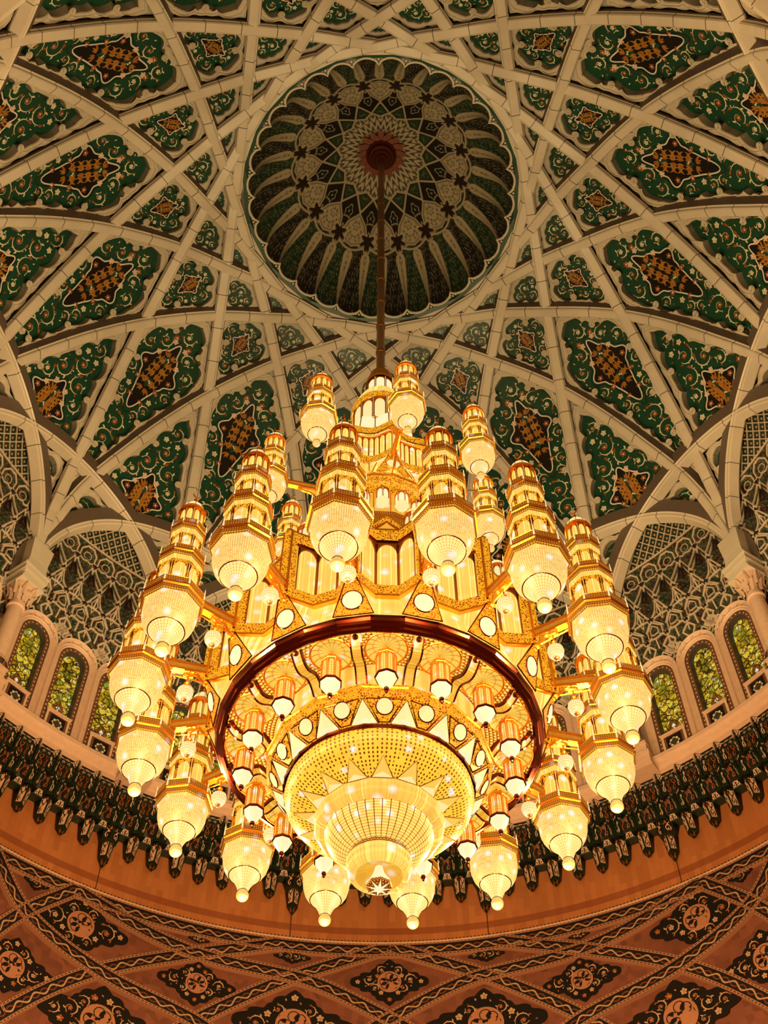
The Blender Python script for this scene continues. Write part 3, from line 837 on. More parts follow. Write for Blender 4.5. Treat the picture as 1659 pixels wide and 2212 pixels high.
    mb = MB(); mb.tube(P[:-1], .055, 6, 0, True)
    rq = np.full(len(aa), 5.90); Q = np.stack([rq*np.sin(np.radians(aa)), rq*np.cos(np.radians(aa)), np.full(len(aa), 50.06)], -1)
    mb.grid(np.stack([P+[0, 0, .03], Q], 1), 1)
    for k in range(32):
        a0 = 11.25*k; 
        for j in range(-2, 3):
            c2 = pol(5.56+.0*abs(j), a0+j*1.5, 50.02); mb.add([(c2[0]+.05*math.cos(t), c2[1]+.05*math.sin(t), 50.035) for t in np.linspace(0, 5.5, 6)], [list(range(6))], 0)
    mb.build('scalloped_rim', [M['mould'], M['dkgreen']], ceiling)
cupola()

# ------------------------------------------------------------------ bays of the drum: tiled niche, columns, windows
def niche_sheet():
    na, nz = 300, 300; a = np.linspace(-11.25, 11.25, na+1); v = np.linspace(0, 1, nz+1)
    th = 11.25+np.abs(a); ra = RF*math.cos(math.pi/8)/np.cos(np.radians(np.minimum(th, 22.5))); ztop = zprof(ra)+.18
    dw = np.min(np.abs(np.abs(a)[:, None]-np.array([0, 6.35])[None]), 1); zl = 33.25+1.16*np.sqrt(np.clip(1-(dw/3.3)**2, 0, 1))
    A = np.repeat(a[:, None], nz+1, 1); Z = zl[:, None]*(1-v)[None]+ztop[:, None]*v[None]
    x = A/3.2; X = np.radians(A)*15.6; Sx = np.radians(3.2)*15.6
    CR = np.array((0.60, 0.50, 0.38)); 
    c = np.zeros(A.shape+(3,))+np.array((0.016, 0.038, 0.022)); h = np.zeros(A.shape)
    par = (np.floor(x+.5)+np.floor(Z*1.3)) % 2 == 0
    c = over(c, par*1.0*(1-sstep(np.sin(x*6.28)*np.sin(Z*4.7), -.1, .1)), (0.018, 0.014, 0.012))
    sc = scrolls(X, Z, .27, .7); c = over(c, sc*.30, (0.46, 0.40, 0.27)); c = over(c, scrolls(X+3, Z, .33, 2.9)*.4, (0.20, 0.08, 0.03))
    def line(p, q, w, col=CR, rel=.06):
        nonlocal c, h
        for sx in (1, -1):
            d = segd(X, Z, (p[0]*Sx*sx, p[1]), (q[0]*Sx*sx, q[1])); m = 1-sstep(d, w*.75, w*1.25)
            c = over(c, m, col); h = np.maximum(h, rel*(1-sstep(d, w*.6, w*1.6)))
    def ngon(cx, cz, rx, rz, n, ph=0.0):
        t = np.linspace(0, 2*np.pi, n, endpoint=False)+ph
        return [(cx+rx*np.sin(k)/Sx, cz+rz*np.cos(k)) for k in t]
    def ring(P, w, rel=.06, col=CR):
        for k in range(len(P)): line(P[k], P[(k+1) % len(P)], w, col, rel)
    TT, MM, S3, S4 = 38.75, 37.3, 36.35, 35.5
    LW = .033
    for j in np.arange(-3, 4):
        # tall folded spikes
        for s in (.5, -.5):
            if abs(j) <= 3:
                for o in (-.10, .10): line((j+o*.9, MM+.10), (j+s+o*.75, TT-.10), LW*.85)
                line((j, MM), (j+s, S3), LW); line((j+s, S3), (j+s*.45, MM-.55), LW*.8)
        line((j, MM), (j, MM-.75), LW); line((j, MM-.75), (j+.5, S3), LW); line((j, MM-.75), (j-.5, S3), LW)
        # facetted kites with a small inner kite
        ring([(j, MM-.28), (j+.16, MM-.62), (j, MM-.98), (j-.16, MM-.62)], LW*.6)
    for j in np.arange(-3.5, 4):
        ring(ngon(j, S3-.62, .36, .46, 6), LW); ring(ngon(j, S3-.62, .19, .26, 6), LW*.7); line((j, S3), (j, S3-.16), LW)
        line((j, S3), (j+.42, S3-.35), LW); line((j, S3), (j-.42, S3-.35), LW)
        line((j+.5, S4-.1), (j+.22, S3-.85), LW); line((j-.5, S4-.1), (j-.22, S3-.85), LW); line((j, S3-1.08), (j, S3-1.5), LW)
    for j in range(-3, 4):
        line((j, S4+.12), (j, S4-.55), LW); ring([(j, S4-.2), (j+.3, S4-.62), (j, S4-1.05), (j-.3, S4-.62)], LW)
        line((j, S4-1.05), (j+.5, S4-1.6), LW); line((j, S4-1.05), (j-.5, S4-1.6), LW)
    # lobed tiles over the spikes
    for j in (-2, -1, 0, 1, 2):
        ring(ngon(j, TT+.28-.18*abs(j)*0, .38, .46, 8, .39), LW); ring(ngon(j, TT+.28, .17, .2, 8), LW*.5, .02)
        line((j-.5, TT), (j-.42, TT+.1), LW); line((j+.5, TT), (j+.42, TT+.1), LW)
    # cream and black lozenges over the window heads
    def fillp(P, col, orn=None):
        nonlocal c
        d = polyd(X, Z, [(p[0]*Sx, p[1]) for p in P]); m = 1-sstep(d, -.03, .0); c = over(c, m, col)
        if orn is not None: c = over(c, m*scrolls(X*1.3, Z, .17, 1.1)*(1-sstep(d, -.09, -.06)), orn)
    for j in (-3, -1, 1, 3):
        fillp([(j, 35.02), (j+.40, 34.62), (j, 34.22), (j-.40, 34.62)], CR*.9, (0.02, 0.02, 0.015))
        for q in ([(j+.42, 34.60), (j+.62, 34.36), (j+.42, 34.10), (j+.22, 34.36)], [(j-.42, 34.60), (j-.22, 34.36), (j-.42, 34.10), (j-.62, 34.36)]): fillp(q, (0.012, 0.008, 0.008)); ring(q, LW*.8)
        fillp([(j, 34.16), (j+.24, 33.86), (j, 33.5), (j-.24, 33.86)], (0.012, 0.035, 0.018), (0.30, 0.12, 0.03)); ring([(j, 34.16), (j+.24, 33.86), (j, 33.5), (j-.24, 33.86)], LW)
    for j in np.arange(-3, 4):
        for s in (.5, -.5): fillp([(j+s*.42, MM+.30), (j+s*.86, TT-.22), (j+s*1.30, MM+.30)], (0.010, 0.008, 0.008), (0.26, 0.10, 0.03))
    # diamond lattice under the apex
    top = Z > (TT+.86-.0*np.abs(x)); 
    gx = np.abs(((X+ (Z-41.2)*.82)/.40) % 1-.5); gz = np.abs(((X-(Z-41.2)*.82)/.40) % 1-.5); gm = np.maximum(gx, gz)
    rim_d = ztop[:, None]-.18-Z
    band = top & (np.abs(X) < 1.9)
    c = np.where(band[..., None], np.array((0.014, 0.030, 0.018)), c); h = np.where(band, 0, h)
    lm = sstep(gm, .41, .46)*band; c = over(c, lm, CR); h = np.maximum(h, lm*.05)
    c = over(c, (1-sstep(np.maximum(gx, gz), .10, .16))*band, (0.45, 0.32, 0.17))
    line((0, TT+.86), (2.2, TT+.86), LW)
    # dark stars at the nodes
    for nodes, z0 in ((np.arange(-1.5, 2), TT), (np.arange(-3, 4), MM), (np.arange(-3.5, 4), S3), (np.arange(-3, 4), S4)):
        for j in nodes:
            dx, dy = X-j*Sx, Z-z0; rho = np.hypot(dx, dy); ps = np.arctan2(dx, dy); sr = .11+.035*np.cos(5*ps)
            c = over(c, 1-sstep(rho-sr, .035, .055), CR); c = over(c, 1-sstep(rho-sr, -.01, .015), (0.010, 0.008, 0.008))
    fold = np.abs((x % 1)-.5)*2; zf = sstep(Z, S3-.2, MM)*(1-sstep(Z, TT-.2, TT+.25))
    fold2 = np.abs(((x+.5) % 1)-.5)*2; zf2 = sstep(Z, 34.3, S4)*(1-sstep(Z, S3, MM-.2))
    R0 = np.minimum(15.93, rprof(np.clip(Z, 36.3, 50))+.42)
    R = R0-h*.9-.30*zf*fold*(1-np.clip((Z-MM)/(TT-MM), 0, 1)*.4)-.22*zf2*fold2-.02
    az = np.radians(A); P = np.stack([R*np.sin(az), R*np.cos(az), Z], -1)
    mb = MB(); mb.col = [c.reshape(-1, 3)]; mb.grid(P, 0, flip=True)
    return mb
wd = MB()
wd.lathe([(16.45, 29.2), (16.45, 36.9), (16.7, 41.6)], 128, 0)
wall_drum = wd.build('wall_drum', [M['pink']], smooth=True); tag(wall_drum, kind='structure')
ns = niche_sheet().build('tiled_niche', [M['vc']], wall_drum); ring_copies(ns, 0.0)

def arch_loop(w, zb, zs, za, n=14, poly=False):
    if poly: t = np.radians([180, 150, 118, 90, 62, 30, 0])
    else: t = np.radians(np.linspace(180, 0, n))
    a = np.stack([w*np.cos(t), zs+(za-zs)*np.sin(t)**.9], -1)
    return np.concatenate([[[-w, zb]], a, [[w, zb]]])
def window_mesh(mg):
    lo = [arch_loop(.40, 30.9, 33.35, 33.97), arch_loop(.415, 30.9, 33.37, 33.985), arch_loop(.46, 30.6, 33.40, 34.02),
          arch_loop(.47, 29.86, 33.41, 34.03), arch_loop(.62, 29.86, 33.46, 34.17), arch_loop(.635, 29.86, 33.46, 34.19),
          arch_loop(.68, 29.86, 33.48, 34.25), arch_loop(.72, 29.86, 33.48, 34.30), arch_loop(.76, 29.86, 33.49, 34.35), arch_loop(.80, 29.86, 33.50, 34.42), arch_loop(.885, 29.86, 33.52, 34.56), arch_loop(.90, 29.86, 33.52, 34.6)]
    rr = [16.18, 16.17, 15.99, 15.965, 15.965, 15.94, 15.90, 15.93, 15.88, 15.91, 15.80, 16.0]
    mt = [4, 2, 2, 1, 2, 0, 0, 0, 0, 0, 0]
    mb = MB()
    for k in range(len(lo)-1):
        p = np.stack([np.stack([lo[k][:, 0], np.full(len(lo[k]), rr[k]), lo[k][:, 1]], -1), np.stack([lo[k+1][:, 0], np.full(len(lo[k]), rr[k+1]), lo[k+1][:, 1]], -1)], 1)
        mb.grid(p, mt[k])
    # small studs in the brown border
    b = arch_loop(.545, 30.0, 33.43, 34.10, 22); b = resample(b, 46)
    for q in b: mb.add([(q[0]+.028*math.cos(t), 15.955, q[1]+.028*math.sin(t)) for t in np.linspace(0, 5.2, 6)], [list(range(6))], 6)
    # sill block with its square panel
    for x0, x1, z0, z1, r, m in ((-.47, .47, 29.86, 30.86, 15.88, 0), (-.38, .38, 29.94, 30.70, 15.865, 1), (-.29, .29, 30.0, 30.64, 15.855, 5)):
        mb.add([(x0, r, z0), (x1, r, z0), (x1, r, z1), (x0, r, z1)], [(0, 1, 2, 3)], m)
    mb.add([(-.47, 15.88, 30.86), (.47, 15.88, 30.86), (.47, 16.18, 30.90), (-.47, 16.18, 30.90)], [(0, 1, 2, 3)], 0)
    mb.box((0, 15.86, 30.80), (.98, .06, .10), 0)
    for k in range(8):
        q = disc2((.155*math.cos(k*.785), 30.32+.165*math.sin(k*.785)), .055, 8)
        mb.add([(p[0], 15.85, p[1]) for p in q], [list(range(8))], 6)
    mb.add([(p[0], 15.845, p[1]) for p in cartouche(0, 30.32, .17, .18, 32)], [list(range(32))], 2)
    return mb
GL = arch_loop(.401, 30.9, 33.35, 33.97)
def glass_mesh():
    mb = MB(); v = [(p[0], 16.165, p[1]) for p in GL]
    mb.add(v, [list(range(len(v)))], 0, [(p[0], p[1]-30.9) for p in GL]); return mb
wframe = None; widx = 0
for b in range(-3, 4):
    for j in (-1, 0, 1):
        widx += 1; az = 22.5*b+6.35*j
        if wframe is None:
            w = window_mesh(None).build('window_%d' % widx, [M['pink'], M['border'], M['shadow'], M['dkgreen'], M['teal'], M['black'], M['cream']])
            wframe = w; gl = glass_mesh()
            gls = [gl.build('stained_pane', [M['glass'][k]]) for k in range(3)]
        else:
            w = wframe.copy(); COL.objects.link(w); w.name = 'window_%d' % widx
        gk = gls[(j+1) % 2 if j else 2].copy() if False else gls[{-1: 0, 0: 1, 1: 0}[j]].copy()
        COL.objects.link(gk); gk.name = 'stained_pane'; gk.parent = w
        w.rotation_euler = (0, 0, -R_(az)); tag(w, kind='structure')
for q in gls: bpy.data.objects.remove(q)

# ledge under the windows
lg = MB()
lg.lathe([(16.45, 29.86), (15.60, 29.86), (15.54, 29.82), (15.54, 29.66), (15.60, 29.62), (15.64, 29.52), (15.74, 29.46), (15.78, 29.36), (15.95, 29.30), (15.95, 29.2)], 128, 0)
trim_1 = lg.build('trim_1', [M['pink']]); tag(trim_1, kind='structure')
pd = MB()
pd.box((0, 15.62, 29.95), (1.10, .72, .14)); pd.box((0, 15.64, 29.62), (1.06, .68, .54)); pd.box((0, 15.62, 29.36), (1.14, .74, .10)); pd.box((0, 15.66, 30.22), (.92, .56, .42)); pd.box((0, 15.62, 30.45), (.98, .64, .08))
ring_copies(pd.build('pedestal', [M['pink']], trim_1), 11.25)
def column_mesh():
    c = (0, 15.5, 0); sh = MB()
    sh.lathe([(.29, 30.75), (.30, 31.5), (.29, 32.6), (.265, 33.35)], 28, 0, c)
    ba = MB(); ba.lathe([(.44, 30.48), (.44, 30.56), (.40, 30.58), (.42, 30.63), (.38, 30.68), (.31, 30.70), (.31, 30.76)], 28, 0, c)
    ca = MB(); ca.lathe([(.265, 33.3), (.33, 33.34), (.33, 33.42), (.28, 33.45), (.30, 33.7), (.37, 34.0), (.47, 34.28), (.50, 34.40)], 32, 0, c)
    for k in range(8):
        a = k*math.pi/4
        for w, z0, z1, rr in ((.13, 33.5, 34.05, .31), (.10, 33.75, 34.35, .38)):
            aa = a+(0 if rr < .35 else math.pi/8); t = np.linspace(0, 1, 8); ww = w*np.sin(np.pi*(.12+.88*t))**.6
            rad = rr+.03+.14*t**2.2; cx, sx = math.cos(aa), math.sin(aa)
            L = np.stack([c[0]+cx*rad-sx*ww, c[1]+sx*rad+cx*ww, z0+(z1-z0)*t], -1); Rr = np.stack([c[0]+cx*rad+sx*ww, c[1]+sx*rad-cx*ww, z0+(z1-z0)*t], -1); Mi = np.stack([c[0]+cx*(rad+.05), c[1]+sx*(rad+.05), z0+(z1-z0)*t], -1)
            ca.grid(np.stack([L, Mi, Rr], 1), 0)
    ab = MB()
    ab.box((0, 15.5, 34.46), (1.04, 1.04, .12)); ab.box((0, 15.5, 34.62), (.92, .92, .22)); ab.box((0, 15.5, 34.82), (1.0, 1.0, .08)); ab.box((0, 15.52, 34.98), (1.10, 1.08, .26)); ab.box((0, 15.52, 35.16), (1.18, 1.12, .10))
    ab.add([(x*s, 15.56+y*s2, z) for z, s, s2 in ((35.2, .48, .46), (35.8, .42, .40), (36.9, .50, .36)) for x, y in ((-1, -1), (1, -1), (1, 1), (-1, 1))],
           [(0, 1, 5, 4), (1, 2, 6, 5), (2, 3, 7, 6), (3, 0, 4, 7), (4, 5, 9, 8), (5, 6, 10, 9), (6, 7, 11, 10), (7, 4, 8, 11)])
    return sh, ba, ca, ab
sh, ba, ca, ab = column_mesh()
c0 = sh.build('column', [M['pink']], smooth=True); ba.build('base', [M['pink']], c0, smooth=True); ca.build('capital', [M['pink']], c0); ab.build('impost', [M['rib']], c0)
tag(c0, kind='structure')
cols = ring_copies(c0, 11.25)

# ------------------------------------------------------------------ hanging stalactite frieze
def facet(mb, pts, fill, fig, bw=.80, edge=0):
    """one inlaid face: edge band, field and a twining figure"""
    P = np.asarray(pts, float); mb.poly(P, edge); c = P.mean(0)
    n = np.cross(P[1]-P[0], P[-1]-P[0]); n /= np.linalg.norm(n)+1e-9
    if n[1] > 0 and abs(n[1]) > .05: n = -n
    elif abs(n[1]) <= .05 and n[2] > 0: n = -n
    mb.poly(c+(P-c)*bw+n*.008, fill)
    if fig is None: return
    up = np.array([0, 0, 1.0])-n*n[2]; up /= np.linalg.norm(up)+1e-9; rt = np.cross(up, n)
    h = (P-c)@up*bw; x = (P-c)@rt*bw; lo, hi = h.min(), h.max(); t = np.linspace(.08, .90, 15)
    # half width of the field at each height
    Q = np.stack([x, h], -1); Q = np.concatenate([Q, Q[:1]]); wl = []
    for hh in lo+(hi-lo)*t:
        xs = [Q[i, 0]+(hh-Q[i, 1])/(Q[i+1, 1]-Q[i, 1]+1e-12)*(Q[i+1, 0]-Q[i, 0]) for i in range(len(Q)-1) if (Q[i, 1]-hh)*(Q[i+1, 1]-hh) < 0]
        wl.append((min(xs), max(xs)) if len(xs) > 1 else (0, 0))
    wl = np.array(wl); mid = wl.mean(1); hw = (wl[:, 1]-wl[:, 0])/2; k = max(1.5, (hi-lo)/.30); lw = .013
    for sg in (1, -1):
        xx = mid+sg*hw*.70*np.abs(np.sin(np.pi*k*t))*np.sign(np.sin(np.pi*k*t)+1e-9)**1; hh = lo+(hi-lo)*t
        C3 = c+n*.014+xx[:, None]*rt+hh[:, None]*up
        w = lw*(.6+.8*np.abs(np.sin(np.pi*k*t)))[:, None]
        mb.grid(np.stack([C3-rt*w, C3+rt*w], 1), fig)
    q = t[[3, 9]]
    for hh, m_, w_ in zip(lo+(hi-lo)*q, mid[[3, 9]], hw[[3, 9]]):
        a = np.linspace(0, 2*np.pi, 7)[:-1]; mb.poly(c+n*.016+(m_+np.cos(a)*w_*.24)[:, None]*rt+(hh+np.sin(a)*w_*.4)[:, None]*up, fig)
PIT = 2.8125
def rotz(mb, k0, az):
    """turn everything added to mb since list index k0 to azimuth az"""
    a = -R_(az); m = np.array([[math.cos(a), -math.sin(a), 0], [math.sin(a), math.cos(a), 0], [0, 0, 1]])
    for k in range(k0, len(mb.v)): mb.v[k] = mb.v[k]@m.T
def both(mb, pts, fill, fig, bw=.8):
    facet(mb, pts, fill, fig, bw); facet(mb, [p*np.array([-1, 1, 1]) for p in np.asarray(pts, float)][::-1], fill, fig, bw)
def muq_unit(long):
    mb = MB(); V = lambda x, z, r: (x, r+(.16 if z > 28.95 else .16*max(0, (z-28.4)/.55)), z-.05)
    def ridge(*p): mb.tube([np.array(q) for q in p], .014, 4, 0)
    # row 1 under the ledge: a round footed niche over each drop, a pair of fans on a dark drop beside it
    both(mb, [V(-.20, 28.98, 15.90), V(-.005, 29.14, 15.80), V(-.005, 28.47, 15.99), V(-.11, 28.50, 16.02), V(-.20, 28.64, 16.02)], 1, 3, .84)
    both(mb, [V(-.20, 29.0, 15.88), V(-.13, 29.27, 15.76), V(-.01, 29.14, 15.80)], 2, 1, .66); facet(mb, [V(-.11, 29.28, 15.75), V(.11, 29.28, 15.75), V(0, 29.12, 15.79)], 2, 1, .66)
    k0 = len(mb.v)
    both(mb, [V(-.185, 29.33, 15.80), V(-.02, 29.36, 15.62), V(-.05, 28.90, 15.80)], 2, 1, .84)
    both(mb, [V(-.185, 29.33, 15.82), V(-.05, 28.90, 15.81), V(-.03, 28.50, 15.95), V(-.18, 28.62, 16.06)], 1, 2, .62); ridge(V(0, 29.36, 15.62), V(0, 28.88, 15.74), V(0, 28.46, 15.92)); ridge(V(-.185, 29.33, 15.80), V(-.18, 28.62, 16.05)); ridge(V(.185, 29.33, 15.80), V(.18, 28.62, 16.05))
    both(mb, [V(-.18, 28.62, 16.06), V(-.0, 28.46, 15.93), V(0, 28.34, 16.1)], 1, None, .7)
    rotz(mb, k0, PIT/2)
    # row 2: tall cream wedges over twin dark strips above the drop, a broad niche between
    both(mb, [V(-.20, 28.66, 16.06), V(-.02, 28.72, 15.90), V(-.06, 28.24, 16.10)], 2, 1, .84)
    both(mb, [V(-.21, 28.64, 16.08), V(-.06, 28.24, 16.11), V(-.015, 27.93, 16.28), V(-.19, 28.0, 16.42)], 4, 2, .62)
    both(mb, [V(-.03, 28.70, 15.92), V(-.0, 28.72, 15.90), V(-.0, 27.92, 16.26), V(-.05, 28.24, 16.10)], 1, None, .6)
    ridge(V(0, 28.72, 15.89), V(0, 28.2, 16.05), V(0, 27.92, 16.25)); ridge(V(-.21, 28.66, 16.06), V(-.19, 28.0, 16.41)); ridge(V(.21, 28.66, 16.06), V(.19, 28.0, 16.41)); ridge(V(-.20, 28.66, 16.05), V(-.06, 28.24, 16.09), V(-.015, 27.93, 16.27)); ridge(V(.20, 28.66, 16.05), V(.06, 28.24, 16.09), V(.015, 27.93, 16.27))
    k0 = len(mb.v)
    both(mb, [V(-.19, 28.32, 16.34), V(0, 28.74, 16.12), V(0, 28.05, 16.48), V(-.17, 28.08, 16.48)], 1, 3, .82)
    facet(mb, [V(-.10, 28.10, 16.46), V(.10, 28.10, 16.46), V(.17, 27.90, 16.56), V(-.17, 27.90, 16.56)], 2, 1, .82)
    both(mb, [V(-.20, 28.62, 16.12), V(-.05, 28.70, 16.10), V(-.19, 28.30, 16.33)], 2, 1, .7)
    facet(mb, [V(-.20, 27.92, 16.62), V(.20, 27.92, 16.62), V(.20, 27.94, 16.98), V(-.20, 27.94, 16.98)], 3, None, .9)
    ridge(V(-.19, 28.32, 16.33), V(-.18, 27.9, 16.55)); ridge(V(.19, 28.32, 16.33), V(.18, 27.9, 16.55)); ridge(V(-.19, 27.9, 16.57), V(.19, 27.9, 16.57))
    rotz(mb, k0, PIT/2)
    # the drop itself
    def drop(zt, zb, tip, w, rt, rb, rw, f, g):
        tl, tm, bm, bl, fl = V(-w*1.25, zt, rt+.22), V(0, zt+.04, rt), V(0, zb-.03, rb), V(-w, zb, rb+.20), V(-w*1.7, zt-.02, rw)
        both(mb, [tl, tm, bm, bl], f, g, .74); both(mb, [fl, tl, bl, V(-w*1.05, zb+.02, rw)], 1, None, .8)
        pt = V(0, zb-tip, rb+.16); both(mb, [bl, bm, pt], 1, 3, .66); both(mb, [V(-w*1.05, zb+.02, rw), bl, pt], 1, None, .7)
        both(mb, [tl, tm, V(0, zt-.30, rt+.12), V(-w*.55, zt-.10, rt+.16)], 1, 3, .7)
        for p in ((tm, bm, pt), (tl, bl, pt), (V(-tl[0], tl[2], tl[1]), V(-bl[0], bl[2], bl[1]), pt), (bl, bm, V(-bl[0], bl[2], bl[1]))): ridge(*p)
    if long:
        drop(28.02, 27.55, .22, .25, 16.36, 16.56, 17.0, 1, 2); drop(27.62, 26.93, .36, .165, 16.55, 16.70, 17.0, 2, 1)
    else: drop(28.0, 27.36, .27, .165, 16.42, 16.68, 17.0, 2, 1)
    return mb
fb = MB(); fb.lathe([(15.92, 29.32), (16.12, 28.7), (16.5, 28.15), (16.9, 28.0), (17.02, 27.98)], 256, 0)
trim_2 = fb.build('trim_2', [M['black']], smooth=True); tag(trim_2, kind='structure')
MUQ = [M['dkgreen'], M['black'], M['rose'], M['rust'], M['green']]
u_s = muq_unit(False).build('stalactite_unit', MUQ, trim_2); u_l = muq_unit(True).build('corner_stalactite', MUQ, trim_2)
used = {id(u_s): False, id(u_l): False}
for k in range(-26, 27):
    az = 11.25+PIT*k-11.25*0
    src = u_l if k % 8 == 0 else u_s
    if abs(az) > 78: continue
    if not used[id(src)]: o = src; used[id(src)] = True
    else: o = src.copy(); COL.objects.link(o)
    o.rotation_euler = (0, 0, -R_(az))

# ------------------------------------------------------------------ smooth clad wall and the net-patterned zone below
def cyl_wall(R, z0, z1, n=256):
    mb = MB(); a = np.linspace(-180, 180, n+1)
    P = np.stack([[np.array(pol(R, t, z)) for z in (z0, z1)] for t in a]); uv = np.stack([[(R_(t)*R, z) for z in (z0, z1)] for t in a])
    mb.grid(P, 0, uv, flip=True); return mb
wall_clad = cyl_wall(17.0, 25.70, 28.6).build('wall_upper', [M['wall']], smooth=True); tag(wall_clad, kind='structure')
wall_low = cyl_wall(17.06, 15.5, 25.72).build('wall_lower', [M['mosaic']], smooth=True); tag(wall_low, kind='structure')
CY = Cyl(17.06)
def band(mb, pts, hw, off=-.05):
    """rope band through points (azimuth, z) on the lower wall"""
    P = np.array([(R_(a)*17.06, z) for a, z in pts], float)
    L = np.concatenate([[0], np.cumsum(np.hypot(*np.diff(P, axis=0).T))]); t = np.linspace(0, L[-1], max(8, int(L[-1]/.35)))
    f = lambda k: pchip(L, P[:, k])(t) if len(P) > 2 else np.interp(t, L, P[:, k])
    q = np.stack([f(0), f(1)], -1); tt = np.gradient(q, axis=0); tt /= np.hypot(*tt.T)[:, None]; nr = np.stack([-tt[:, 1], tt[:, 0]], -1)
    vs = np.array([-1.15, -1.0, -.66, -.62, 0, .62, .66, 1.0, 1.15]); of = np.array([0, off-.03, off-.03, off, off, off, off-.03, off-.03, 0])
    G3 = np.stack([CY.lift(q+nr*v*hw, o) for v, o in zip(vs, of)], 1); uv = np.stack([np.stack([t, np.full(len(t), v)], -1) for v in vs], 1)
    mb.grid(G3, 0, uv)
t3 = MB()
band(t3, [(a, 25.44) for a in np.linspace(-75, 75, 60)], .26)
for s in (1, -1):
    for j, pts in enumerate(([(0, 25.6), (10.5, 24.27), (20.65, 22.2), (29, 19.6)], [(12.2, 25.5), (21.4, 24.55), (31.5, 23.0), (40.3, 20.5), (46, 18)], [(35.8, 25.5), (21.4, 24.55), (10.5, 24.27), (0, 22.9), (-10, 20.6)],
              [(35.8, 25.5), (40.6, 24.0), (45.5, 21.8)], [(46, 25.5), (40.6, 24.0), (31.5, 23.0), (20.65, 22.2), (10, 20.0)], [(57, 25.5), (50, 23), (40.3, 20.5)], [(46, 25.5), (52, 23.6), (58, 20)])):
        band(t3, [(s*a, z) for a, z in pts], .25, -.05-.012*j-.004*(s > 0))
trim_3 = t3.build('trim_3', [M['rope']]); tag(trim_3, kind='structure')
bd = MB()
for a in np.arange(-60, 60, .42): bd.sphere(pol(16.97, a, 25.73), .042, 6, 4)
bd.lathe([(17.0, 25.66), (16.93, 25.68), (16.93, 25.70), (17.0, 25.72)], 256, 1)
bdo = bd.build('bead_moulding', [M['shadow'], M['rose']], trim_3)
def pointed(cx, cz, a, b, n=140, lob=9):
    ph = np.linspace(0, 2*np.pi, n, endpoint=False); c, s = np.cos(ph), np.sin(ph)
    k = 1/(np.abs(c)**1.05+np.abs(s)**1.05)**(1/1.05); k = k*(1+.09*np.abs(np.sin(lob*ph))-.14*np.exp(-((np.abs(s)-.72)/.12)**2))
    return np.stack([cx+a*k*c, cz+b*k*s], -1)
for n_, (a, z, wx, wz) in enumerate(((34.4, 24.35, 1.62, .92), (20.9, 23.5, 1.28, .72), (10.8, 25.02, .62, .23), (21.3, 25.1, .36, .13), (10.2, 22.55, 1.95, 1.15), (30.4, 21.4, 1.95, 1.1), (40.4, 22.15, 1.4, .85), (40.2, 25.15, .45, .28), (0.0, 24.25, 1.28, .78), (51, 24.4, 1.3, .6))):
    for s in ((1, -1) if a else (1,)):
        mb = MB(); p = pointed(0, 0, wx, wz); big = wx > 1; ctr = np.array([R_(s*a)*17.06, z])
        fill_star(mb, CY, ctr+p, ctr, -.05, 0, (1, .75, .5, .25)); lp = ctr+np.concatenate([p, p[:1]])
        mb.grid(np.stack([CY.lift(lp, 0.02), CY.lift(lp, -.05)], 1), 0)
        class Sh:                                      # ornament is drawn about the middle of the field
            def lift(self, q, off=0.0): return CY.lift(np.asarray(q)+ctr, off)
        ink = Ink(mb, Sh(), -.055)
        if big:
            hole = cartouche(0, 0.0, .40*wz/.8, .46*wz/.8, 48); ink.poly(disc2((0, 0), .40*wz/.8, 24), 1); 
            q_ = wz/.8
            for k in range(8): ink.line(disc2((.20*q_*math.cos(k*.785), .20*q_*math.sin(k*.785)), .13*q_, 14), .022*q_, 0); ink.poly(leaf2(np.array([.1*q_*math.cos(k*.785+.39), .1*q_*math.sin(k*.785+.39)]), k*.785+.39, .26*q_, .09*q_, .3), 0)
            ink.blossom((0, 0), .1*q_, 2, 0, 6)
            vines(ink, p*.93, hole*1.1, .62*wz/.8, (3, 2, 1, 2), random.Random(40+n_), True, 900, .03, .02)
        else:
            vines(ink, p*.93, None, .3*wz/.25, (3, 2, 1, 2), random.Random(40+n_), True, 200, .02, .0); 
        mb.build('cartouche', [M['black'], M['roundel'], M['rust'], M['tan']], wall_low)
fl = MB(); fl.lathe([(40, -1.6), (0.01, -1.6)], 64, 0); floor = fl.build('floor', [plain('carpet', (0.25, 0.12, 0.07), .9)]); tag(floor, kind='structure')

